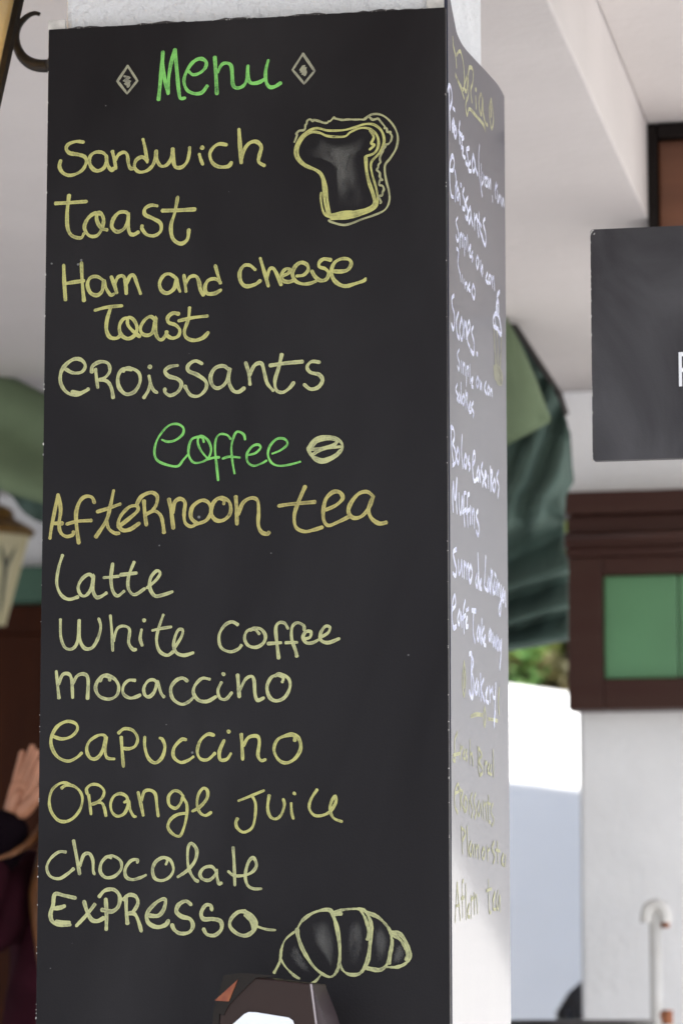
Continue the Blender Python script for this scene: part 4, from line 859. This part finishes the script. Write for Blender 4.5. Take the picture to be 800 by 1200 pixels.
# ------------------------------------------------------------------ small lantern hanging before the back house
YSm = 8.6
sm_l = thing('hanging_lantern', 'small cream glass lantern with dark leaf motif and brass cap before the brown door', 'lantern', (onY(-6, 660, YSm).x, YSm, onY(0, 735, YSm).z))
c0 = onY(-4, 628, YSm); zt2, zb2 = c0.z, onY(0, 733, YSm).z
rt_, rb_ = .082, .022
rot = R(8)
def hexp(k, z, r0, r1, g=1.0):
    f = (z - zb2) / (zt2 - zb2); rr_ = (r1 + (r0 - r1) * f) * g; a_ = rot + k * math.pi / 2
    return Vector((c0.x + rr_ * math.cos(a_), YSm + rr_ * math.sin(a_), z))
for k in range(4):
    bm = bmesh.new(); bm.faces.new([bm.verts.new(p) for p in (hexp(k, zt2, rt_, rb_), hexp(k + 1, zt2, rt_, rb_), hexp(k + 1, zb2, rt_, rb_), hexp(k, zb2, rt_, rb_))])
    gp = obj('glass_pane', bm, M['lglass'], sm_l); gp.modifiers.new('thick', 'SOLIDIFY').thickness = .003
    bm = bmesh.new()
    A_, B_, C_, D_ = hexp(k, zt2, rt_, rb_, 1.03), hexp(k + 1, zt2, rt_, rb_, 1.03), hexp(k + 1, zb2, rt_, rb_, 1.03), hexp(k, zb2, rt_, rb_, 1.03)
    def mm(u, v): return (A_ * (1 - u) + B_ * u) * (1 - v) + (D_ * (1 - u) + C_ * u) * v
    nn = (B_ - A_).cross(D_ - A_).normalized() * -.002
    if nn.dot((A_ + C_) / 2 - Vector((c0.x, YSm, (zt2 + zb2) / 2))) < 0: nn = -nn
    prism(bm, [mm(.5, .32), mm(.42, .24), mm(.26, .12), mm(.34, .26), mm(.44, .36), mm(.44, .75), mm(.5, .9), mm(.56, .75), mm(.56, .36), mm(.66, .26), mm(.74, .12), mm(.58, .24)], nn)
    obj('motif', bm, M['motif'], sm_l)
bm = bmesh.new()
for k in range(4): tube(bm, [hexp(k, zb2, rt_, rb_, 1.02), hexp(k, zt2, rt_, rb_, 1.02)], .006, 6)
obj('frame', bm, M['lglass'], sm_l)
bm = bmesh.new(); lathe(bm, [(.098, zt2), (.104, zt2 + .012), (.092, zt2 + .022), (.05, zt2 + .045), (.042, zt2 + .07), (.012, zt2 + .085)], c0.x, YSm, 20); obj('cap', bm, M['cap'], sm_l)
bm = bmesh.new(); tube(bm, [(c0.x, YSm, zt2 + .08), (c0.x, YSm, 3.6)], .005, 6); tube(bm, [(c0.x, YSm, 3.6), (c0.x, YL + .05, 3.6)], .008, 6); obj('hanger', bm, M['iron'], sm_l)

# ------------------------------------------------------------------ white pipe rail post in front of the house wall
YP = 7.62
pp0 = onY(767, 1066, YP)
rp = thing('rail_post', 'white painted pipe post with rusty curled ends before the white house wall', 'post', (pp0.x, YP, FL))
bm = bmesh.new(); tube(bm, [(pp0.x, YP, FL), (pp0.x, YP, pp0.z - .004)], .0135, 12); obj('post', bm, M['pipe'], rp, True)
bm = bmesh.new()
arc = [onY(x, y, YP - .003) for x, y in smooth_pts([(757, 1081), (757, 1072), (760, 1064), (768, 1060.5), (775, 1064), (779, 1072), (779, 1081)], 4)]
tube(bm, arc, .0145, 10); obj('curl', bm, M['pipe'], rp, True)
bm = bmesh.new(); tube(bm, [arc[-1], arc[-1] + Vector((0, 0, -.012))], .0095, 10); obj('end_cap', bm, M['rust'], rp, True)
bm = bmesh.new(); b_ = onY(781, 1190, YP); tube(bm, [(pp0.x, YP, b_.z), (b_.x, YP, b_.z)], .011, 8); tube(bm, [(b_.x, YP, b_.z + .012), (b_.x, YP, b_.z - .02)], .013, 8); obj('clamp', bm, M['rust'], rp, True)
bm = bmesh.new(); lathe(bm, [(.045, FL), (.045, FL + .01), (.02, FL + .02)], pp0.x, YP, 16); obj('base_plate', bm, M['pipe'], rp)

# ------------------------------------------------------------------ cafe table edge at the bottom, chair in the passage
YTb = 7.15
ta, tb = onY(596, 1195, YTb), onY(766, 1195, YTb)
tx = (ta.x + tb.x) / 2; tr_ = (tb.x - ta.x) / 2
ct = thing('cafe_table', 'small dark round cafe table at the bottom edge before the white house wall', 'table', (tx, YTb, FL))
bm = bmesh.new(); lathe(bm, [(tr_ - .006, ta.z - .028), (tr_, ta.z - .022), (tr_, ta.z - .004), (tr_ - .004, ta.z)], tx, YTb, 48); obj('table_top', bm, M['darkmetal'], ct)
bm = bmesh.new(); tube(bm, [(tx, YTb, FL + .01), (tx, YTb, ta.z - .028)], .025, 14); obj('leg', bm, M['darkmetal'], ct, True)
bm = bmesh.new(); lathe(bm, [(.13, FL), (.13, FL + .012), (.03, FL + .03)], tx, YTb, 28); obj('base', bm, M['darkmetal'], ct)

def chair(name, label, cx, cy, rz, mt, zb=FL, back_h=.84, w=.21, seat=.45):
    t = thing(name, label, 'chair', (cx, cy, zb))
    rotm = Matrix.Rotation(rz, 3, 'Z')
    P = lambda x, y, z: Vector((cx, cy, zb)) + rotm @ Vector((x, y, z))
    bm = bmesh.new()
    ring = [P(w * 1.02 * math.copysign(abs(math.cos(a_)) ** .7, math.cos(a_)), w * math.copysign(abs(math.sin(a_)) ** .7, math.sin(a_)), seat - .035) for a_ in [2 * math.pi * k / 28 for k in range(28)]]
    prism(bm, ring, (0, 0, .035)); obj('seat', bm, mt, t, bevel=.006)
    for sx in (-1, 1):
        bm = bmesh.new(); tube(bm, [P(sx * w * .82, -w * .8, seat - .034), P(sx * w * .95, -w * .98, 0)], [.017, .012], 10); obj('leg', bm, mt, t, True)
        bm = bmesh.new(); tube(bm, [P(sx * w * .95, w * 1.15, 0), P(sx * w * .85, w * .88, seat - .04), P(sx * w * .86, w * .98, seat + .15), P(sx * w * .9, w * 1.25, back_h - .09)], [.012, .017, .016, .013], 10); obj('leg', bm, mt, t, True)
    bm = bmesh.new(); rows_ = []
    for i in range(13):
        u = -1 + 2 * i / 12; htop = back_h - .10 * u ** 4
        rows_.append([bm.verts.new(P(u * w * 1.02, w * (1.24 - .28 * u * u * 0 + .10 * (1 - u * u)) + .02 * (zz_ / .3), htop - .32 + zz_ * (.32 / .3))) for zz_ in (0, .1, .2, .3)])
    for i in range(12):
        for j in range(3): bm.faces.new((rows_[i][j], rows_[i + 1][j], rows_[i + 1][j + 1], rows_[i][j + 1]))
    o = obj('backrest', bm, mt, t, True); o.modifiers.new('thick', 'SOLIDIFY').thickness = .022
    return t
cp = onY(690, 1180, 8.75)
chair('cafe_chair', 'dark brown chair whose rounded back shows beside the white house wall corner', cp.x + .185, 8.75, R(20), M['darkmetal'], back_h=onY(680, 1140, 8.75).z - FL)

# ------------------------------------------------------------------ brown plastic dispenser on a stand before the board
YD = 3.82
ds = thing('dispenser', 'dark brown faceted plastic dispenser with a white label standing before the board foot', 'dispenser', (onY(315, 1190, YD).x, YD, 0))
D_ = lambda x, y, dy=0: onY(x, y, YD + dy)
bm = bmesh.new()
front = [(283, 1143), (364, 1153), (372, 1215), (374, 1310), (262, 1310), (256, 1215), (258, 1184)]
prism(bm, [D_(x, y) for x, y in front], (0, .09, 0)); obj('body', bm, M['plastic'], ds, bevel=.002)
bm = bmesh.new(); prism(bm, [D_(x, y, .003) for x, y in [(364.6, 1153.5), (372.8, 1215), (374.6, 1310), (396, 1310), (391, 1232), (379, 1190)]], (0, .08, 0)); obj('side_panel', bm, M['plasticl'], ds)
bm = bmesh.new(); prism(bm, [D_(x, y, .004) for x, y in [(282.5, 1140.5), (262, 1144), (250, 1184), (247, 1240), (247, 1310), (261.6, 1310), (255.6, 1215), (257.6, 1184)]], (0, .08, 0)); obj('side_panel', bm, M['plasticd'], ds)
bm = bmesh.new()
prism(bm, [D_(x, y, -.003) for x, y in [(262, 1143), (283, 1140), (325, 1143.5), (300, 1146), (290, 1155), (268, 1178), (262, 1190), (254, 1186)]], (0, .0025, 0)); obj('dark_facet', bm, M['plasticd'], ds)
bm = bmesh.new(); prism(bm, [D_(x, y, -.005) for x, y in [(278.5, 1148), (268, 1173.5), (251.5, 1172.5)]], (0, .0018, 0))
m_o = mat('orange_reflector', (.17, .026, .008), .35, scale=60, color2=(.30, .085, .02)); obj('reflector', bm, m_o, ds)
bm = bmesh.new(); prism(bm, [D_(x, y, -.003) for x, y in [(270, 1206), (273, 1200), (286, 1188.5), (291, 1186), (300, 1186.3), (338, 1192.5), (343, 1196), (345, 1202), (350, 1285), (266, 1285)]], (0, .0022, 0)); obj('label_card', bm, M['whitecard'], ds)
bm = bmesh.new(); tube(bm, [D_(364.2, 1153), D_(372.4, 1215), D_(374.2, 1310)], .0012, 6); obj('trim', bm, mat('pale_trim', (.42, .36, .36), .4), ds)
bm = bmesh.new(); tube(bm, [(ds.location.x, YD + .045, .012), (ds.location.x, YD + .045, D_(300, 1309).z)], .025, 14); obj('post', bm, M['darkmetal'], ds, True)
bm = bmesh.new(); lathe(bm, [(.17, .004), (.17, .016), (.03, .03)], ds.location.x, YD - .04, 28); obj('base', bm, M['darkmetal'], ds)

# ------------------------------------------------------------------ seated woman, mostly hidden behind the boards
DP = 6.35
def skin(name, verts, edges, material, parent, root=0, levels=2):
    me = bpy.data.meshes.new(name); me.from_pydata([v[0] for v in verts], edges, [])
    o = bpy.data.objects.new(name + '_tmp', me); COL.objects.link(o)
    md = o.modifiers.new('skin', 'SKIN'); md.use_smooth_shade = True
    for i, v in enumerate(verts):
        r_ = v[1]; o.data.skin_vertices[0].data[i].radius = r_ if hasattr(r_, '__len__') else (r_, r_)
        o.data.skin_vertices[0].data[i].use_root = (i == root)
    s_ = o.modifiers.new('sub', 'SUBSURF'); s_.levels = levels; s_.render_levels = levels
    dg = bpy.context.evaluated_depsgraph_get(); m2 = bpy.data.meshes.new_from_object(o.evaluated_get(dg))
    bpy.data.objects.remove(o)
    return m2
def meshes_join(name, ms, material, parent):
    bm = bmesh.new()
    for m_ in ms: bm.from_mesh(m_)
    return obj(name, bm, material, parent, True)
hd = onY(116, 905, DP)                     # middle of the head
cxp, cyp = hd.x, hd.y + .02
per = thing('person', 'seated person in a dark maroon top with long brown hair, one hand raised', 'person', (cxp, cyp + .05, FL))
Z = FL
V = Vector
sh_z = Z + 1.0
head_z = hd.z
pel = V((cxp, cyp + .10, Z + .53)); wst = V((cxp, cyp + .09, Z + .70)); che = V((cxp, cyp + .05, Z + .90)); nek = V((cxp, cyp + .04, sh_z + .05))
shR = V((cxp - .165, cyp + .05, sh_z - .02)); shL = V((cxp + .165, cyp + .05, sh_z - .02))
wrR = onY(10, 962, DP - .06); elR = V((onY(-32, 1112, DP - .03).x, cyp - .16, onY(-32, 1112, DP - .03).z))
elL = V((cxp + .24, cyp - .02, Z + .72)); wrL = V((cxp + .10, cyp - .22, Z + .64))
hipR, hipL = V((cxp - .09, cyp + .06, Z + .53)), V((cxp + .09, cyp + .06, Z + .53))
knR, knL = V((cxp - .11, cyp - .36, Z + .53)), V((cxp + .11, cyp - .36, Z + .53))
anR, anL = V((cxp - .11, cyp - .33, Z + .09)), V((cxp + .11, cyp - .33, Z + .09))
toR, toL = anR + V((-.01, -.16, -.055)), anL + V((.01, -.16, -.055))
skull = V((cxp, cyp + .035, head_z + .03)); crown = V((cxp, cyp + .03, head_z + .085)); jaw = V((cxp, cyp - .015, head_z - .07)); nose0 = V((cxp, cyp - .05, head_z - .005)); nose1 = V((cxp, cyp - .088, head_z - .022))
bv = [(pel, (.15, .11)), (wst, (.125, .09)), (che, (.15, .105)), (nek, .052), (V((cxp, cyp + .03, head_z - .075)), .05), (skull, (.078, .092)), (crown, (.06, .07)), (jaw, .046),
      (shR, .062), (elR, .043), (wrR, .027), (shL, .062), (elL, .043), (wrL, .027),
      (hipR, .095), (knR, .06), (anR, .04), (toR, .03), (hipL, .095), (knL, .06), (anL, .04), (toL, .03)]
be = [(0, 1), (1, 2), (2, 3), (3, 4), (4, 5), (5, 6), (4, 7), (2, 8), (8, 9), (9, 10), (2, 11), (11, 12), (12, 13), (0, 14), (14, 15), (15, 16), (16, 17), (0, 18), (18, 19), (19, 20), (20, 21)]
parts = [skin('body', bv, be, None, None)]
parts.append(skin('nose', [(nose0, .014), (nose1, .010)], [(0, 1)], None, None, levels=1))
def hand(wr, tips, thumb, palm_r=.024):
    """palm blades rooted at the wrist and five separate fingers: tips = (base, middle, tip) for each"""
    ms = []
    bases = [t_[0] for t_ in tips]
    mid = sum(bases, V((0, 0, 0))) / len(bases)
    ms.append(skin('palm', [(wr, .026), (wr.lerp(mid, .45), (.038, .017)), (wr.lerp(mid, .85), (.040, .014))], [(0, 1), (1, 2)], None, None))
    for b_ in bases: ms.append(skin('palm', [(wr.lerp(b_, .12), .019), (wr.lerp(b_, .55), .0150), (b_, .0108)], [(0, 1), (1, 2)], None, None))
    for b_, m_, t_ in tips:
        ms.append(skin('finger', [(b_.lerp(wr, .2), .0105), (b_, .0100), (b_.lerp(m_, .6) , .0092), (m_, .0084), (t_, .0060)], [(0, 1), (1, 2), (2, 3), (3, 4)], None, None))
    a_, b_, c_ = thumb
    ms.append(skin('thumb', [(wr.lerp(a_, .5), .018), (a_, .0145), (b_, .0108), (c_, .0082)], [(0, 1), (1, 2), (2, 3)], None, None))
    return ms
hp = lambda x, y, d=0: onY(x, y, DP - .06 + d)
parts += hand(hp(13, 962), [(hp(20, 915, .018), hp(25, 893, .02), hp(27, 878.5, .014)), (hp(27.5, 912, .008), hp(34.5, 889, .008), hp(39, 872, .004)), (hp(34, 914, -.006), hp(40, 893, -.008), hp(44.5, 877, -.01)), (hp(39, 922, -.018), hp(45, 903, -.02), hp(48, 890, -.022))],
                       (hp(31, 948, -.03), hp(43, 935, -.05), hp(50, 922, -.055)))
lp = lambda x, y, z: wrL + V((x, y, z))
parts += hand(wrL, [(lp(-.075, -.05, -.01), lp(-.10, -.065, -.02), lp(-.115, -.07, -.038)), (lp(-.085, -.03, -.01), lp(-.115, -.04, -.022), lp(-.133, -.043, -.042)), (lp(-.085, -.008, -.012), lp(-.113, -.012, -.024), lp(-.130, -.014, -.043)), (lp(-.075, .014, -.014), lp(-.096, .016, -.026), lp(-.108, .017, -.04))],
                   (lp(-.03, -.04, -.002), lp(-.05, -.07, -.012), lp(-.07, -.082, -.022)))
meshes_join('body', parts, M['skin'], per)
# clothes
cv = [(pel + V((0, 0, .03)), (.25, .15)), (wst, (.24, .14)), (che, (.205, .13)), (nek + V((0, .005, -.035)), .062), (shR, .088), (elR, .068), (elR.lerp(wrR, .80), .046), (shL, .076), (elL, .058), (elL.lerp(wrL, .9), .038)]
top_o = meshes_join('jumper', [skin('jumper', cv, [(0, 1), (1, 2), (2, 3), (2, 4), (4, 5), (5, 6), (2, 7), (7, 8), (8, 9)], None, None)], M['maroon'], per)
meshes_join('cuff', [skin('cuff', [(elR.lerp(wrR, .60), .058), (elR.lerp(wrR, 1.08), .052)], [(0, 1)], None, None, levels=2)], M['cuff'], per)
meshes_join('trousers', [skin('trousers', [(pel + V((0, 0, .03)), (.158, .118)), (hipR, .105), (knR, .074), (anR + V((0, .005, .05)), .056), (hipL, .105), (knL, .074), (anL + V((0, .005, .05)), .056)], [(0, 1), (1, 2), (2, 3), (0, 4), (4, 5), (5, 6)], None, None)], M['trousers'], per)
for an, to in ((anR, toR), (anL, toL)):
    meshes_join('shoe', [skin('shoe', [(an + V((0, .03, -.045)), (.045, .042)), (an + V((0, -.06, -.048)), (.048, .040)), (to, (.042, .034))], [(0, 1), (1, 2)], None, None)], M['shoe'], per)
# long hair: cap over the skull and locks falling on both sides
ha = [skin('hair', [(crown + V((0, .01, .012)), (.083, .09)), (skull + V((0, .04, .0)), (.098, .085)), (skull + V((0, .065, -.10)), (.088, .055)), (V((cxp, cyp + .12, sh_z - .02)), (.085, .045)), (V((cxp, cyp + .15, sh_z - .22)), (.07, .03))], [(0, 1), (1, 2), (2, 3), (3, 4)], None, None)]
rl = random.Random(11)
for sx in (-1, 1):
    for k in range(9):
        x_ = cxp + sx * (.070 + .018 * rl.random()); f_ = rl.random()
        ln_end = V((cxp + sx * (.070 + .025 * rl.random()), cyp - .075 - .02 * f_, sh_z - .10 - .16 * rl.random()))
        ha.append(skin('lock', [(V((cxp + sx * .05, cyp + .02 + .06 * f_, head_z + .07)), .02), (V((x_, cyp + .01 + .06 * f_, head_z - .03)), .022), (V((x_ + sx * .012, cyp - .02, sh_z + .05)), .020), (V((x_ + sx * .022, cyp - .07, sh_z - .04)), .017), (ln_end, .005)], [(0, 1), (1, 2), (2, 3), (3, 4)], None, None, levels=1))
# the lock that shows left of the board
ha.append(skin('lock', [(onY(72, 930, DP - .02), .02), (onY(58, 985, DP - .08), .018), (onY(49, 1040, DP - .15), .015), (onY(45, 1072, DP - .18), .010), (onY(46, 1098, DP - .18), .003)], [(0, 1), (1, 2), (2, 3), (3, 4)], None, None))
ha.append(skin('lock', [(onY(70, 945, DP - .02), .016), (onY(50, 972, DP - .04), .012), (onY(32, 990, DP - .10), .008), (onY(14, 1001, DP - .16), .006), (onY(-8, 1008, DP - .2), .003)], [(0, 1), (1, 2), (2, 3), (3, 4)], None, None))
meshes_join('hair', ha, M['hair'], per)
for sx in (-1, 1):
    bm = bmesh.new(); bmesh.ops.create_uvsphere(bm, u_segments=12, v_segments=8, radius=.0125); bmesh.ops.translate(bm, verts=bm.verts[:], vec=(cxp + sx * .031, cyp - .048, head_z + .012)); e_ = obj('eye', bm, M['eyew'], per, True)
    bm = bmesh.new(); bmesh.ops.create_uvsphere(bm, u_segments=10, v_segments=6, radius=.006); bmesh.ops.translate(bm, verts=bm.verts[:], vec=(cxp + sx * .031, cyp - .0565, head_z + .012)); obj('iris', bm, M['iris'], e_, True)
bm = bmesh.new(); tube(bm, smooth_pts([(cxp - .022, cyp - .052, head_z - .058), (cxp, cyp - .062, head_z - .060), (cxp + .022, cyp - .052, head_z - .058)], 4), .006, 8); obj('mouth', bm, M['lips'], per, True)
chair('cafe_chair', 'dark wooden cafe chair the seated person in maroon sits on', cxp, cyp + .03, 0, M['wood'], back_h=.8, w=.22, seat=.44)

# ------------------------------------------------------------------ shrubs above the garden wall
def shrub(label, cx, cy, cz, rx, ry, rz, n, mt, seed, leaf=.05):
    r_ = random.Random(seed)
    t = thing('shrub', label, 'shrub', (cx, cy, 0), 'shrubs above the garden wall')
    bm = bmesh.new()
    clumps = [(r_.uniform(-.8, .8), r_.uniform(-.7, .7), r_.uniform(-.7, .9), r_.uniform(.25, .5)) for _ in range(12)]
    for i in range(n):
        a_, b_, c_, s_ = r_.choice(clumps)
        d = V((r_.gauss(0, 1), r_.gauss(0, 1), r_.gauss(0, 1))).normalized() * s_ * r_.random() ** .4
        p = V((cx + (a_ + d.x) * rx, cy + (b_ + d.y) * ry, cz + (c_ + d.z) * rz))
        u = V((r_.gauss(0, 1), r_.gauss(0, 1), r_.gauss(0, .7))).normalized(); w = u.orthogonal().normalized(); w.rotate(Matrix.Rotation(r_.uniform(0, 6), 3, u))
        L_ = leaf * r_.uniform(.6, 1.3)
        q_ = [p - u * L_, p + w * L_ * .42, p + u * L_, p - w * L_ * .42]
        bm.faces.new([bm.verts.new(x_) for x_ in q_])
    obj('foliage', bm, mt, t)
    bm = bmesh.new()
    for k in range(5):
        e_ = V((cx + rx * r_.uniform(-.6, .6), cy + ry * r_.uniform(-.5, .5), cz + rz * r_.uniform(.0, .6)))
        tube(bm, [(cx + r_.uniform(-.05, .05), cy, .004), (cx + r_.uniform(-.1, .1), cy, cz * .55), e_], [.03, .02, .006], 6)
    obj('stem', bm, M['bark'], t)
yy = 14.6
for lbl, px, py, rx, rz_, mt, sd in (('fresh green shrub nearest the side board above the sunlit garden wall', 606, 788, .20, .26, 'leaf3', 1), ('yellow green shrub left of the wooden shutter above the garden wall', 652, 770, .17, .22, 'leaf', 2),
                                 ('olive brown low shrub on the sunlit garden wall, between two greener shrubs', 636, 806, .20, .12, 'leaf2', 3), ('tall yellow green shrub behind the others, hidden partly by the awning', 625, 745, .45, .30, 'leaf', 4)):
    p_ = onY(px, py, yy if sd < 4 else yy + 1)
    shrub(lbl, p_.x, p_.y, p_.z, rx, .3, rz_, 1500 if sd < 4 else 3200, M[mt], sd, .045)
# tree mass far behind, closing the view under the awning
for px, sd, lbl in ((560, 21, 'broad dark tree far behind the garden wall, hidden by the pillar'), (700, 22, 'broad tree far behind the garden wall and the wooden shutter')):
    p_ = onY(px, 700, 24.0)
    t = thing('tree', lbl, 'tree', (p_.x, 24, 0))
    r_ = random.Random(sd); bm = bmesh.new()
    for i in range(5200):
        d = V((r_.gauss(0, 1), r_.gauss(0, 1), r_.gauss(0, 1))).normalized() * r_.random() ** .45
        k = 1 + .25 * math.sin(d.x * 7 + sd) * math.cos(d.z * 6)
        p = V((p_.x + d.x * 2.0 * k, 24 + d.y * 1.6 * k, 4.6 + d.z * 2.1 * k)); u = V((r_.gauss(0, 1), r_.gauss(0, 1), r_.gauss(0, .7))).normalized(); w = u.orthogonal().normalized(); L_ = .13 * r_.uniform(.6, 1.3)
        bm.faces.new([bm.verts.new(x_) for x_ in (p - u * L_, p + w * L_ * .45, p + u * L_, p - w * L_ * .45)])
    obj('crown', bm, M['leaf3'] if sd == 21 else M['leaf'], t)
    bm = bmesh.new(); tube(bm, [(p_.x, 24, .004), (p_.x + .1, 24, 2.2), (p_.x, 24, 4.2)], [.22, .16, .07], 10)
    for k in range(6): tube(bm, [(p_.x + .08, 24, 2.4 + .2 * k), (p_.x + r_.uniform(-1.3, 1.3), 24 + r_.uniform(-.9, .9), 4.2 + r_.uniform(0, 1.2))], [.07, .02], 6)
    obj('trunk', bm, M['bark'], t)
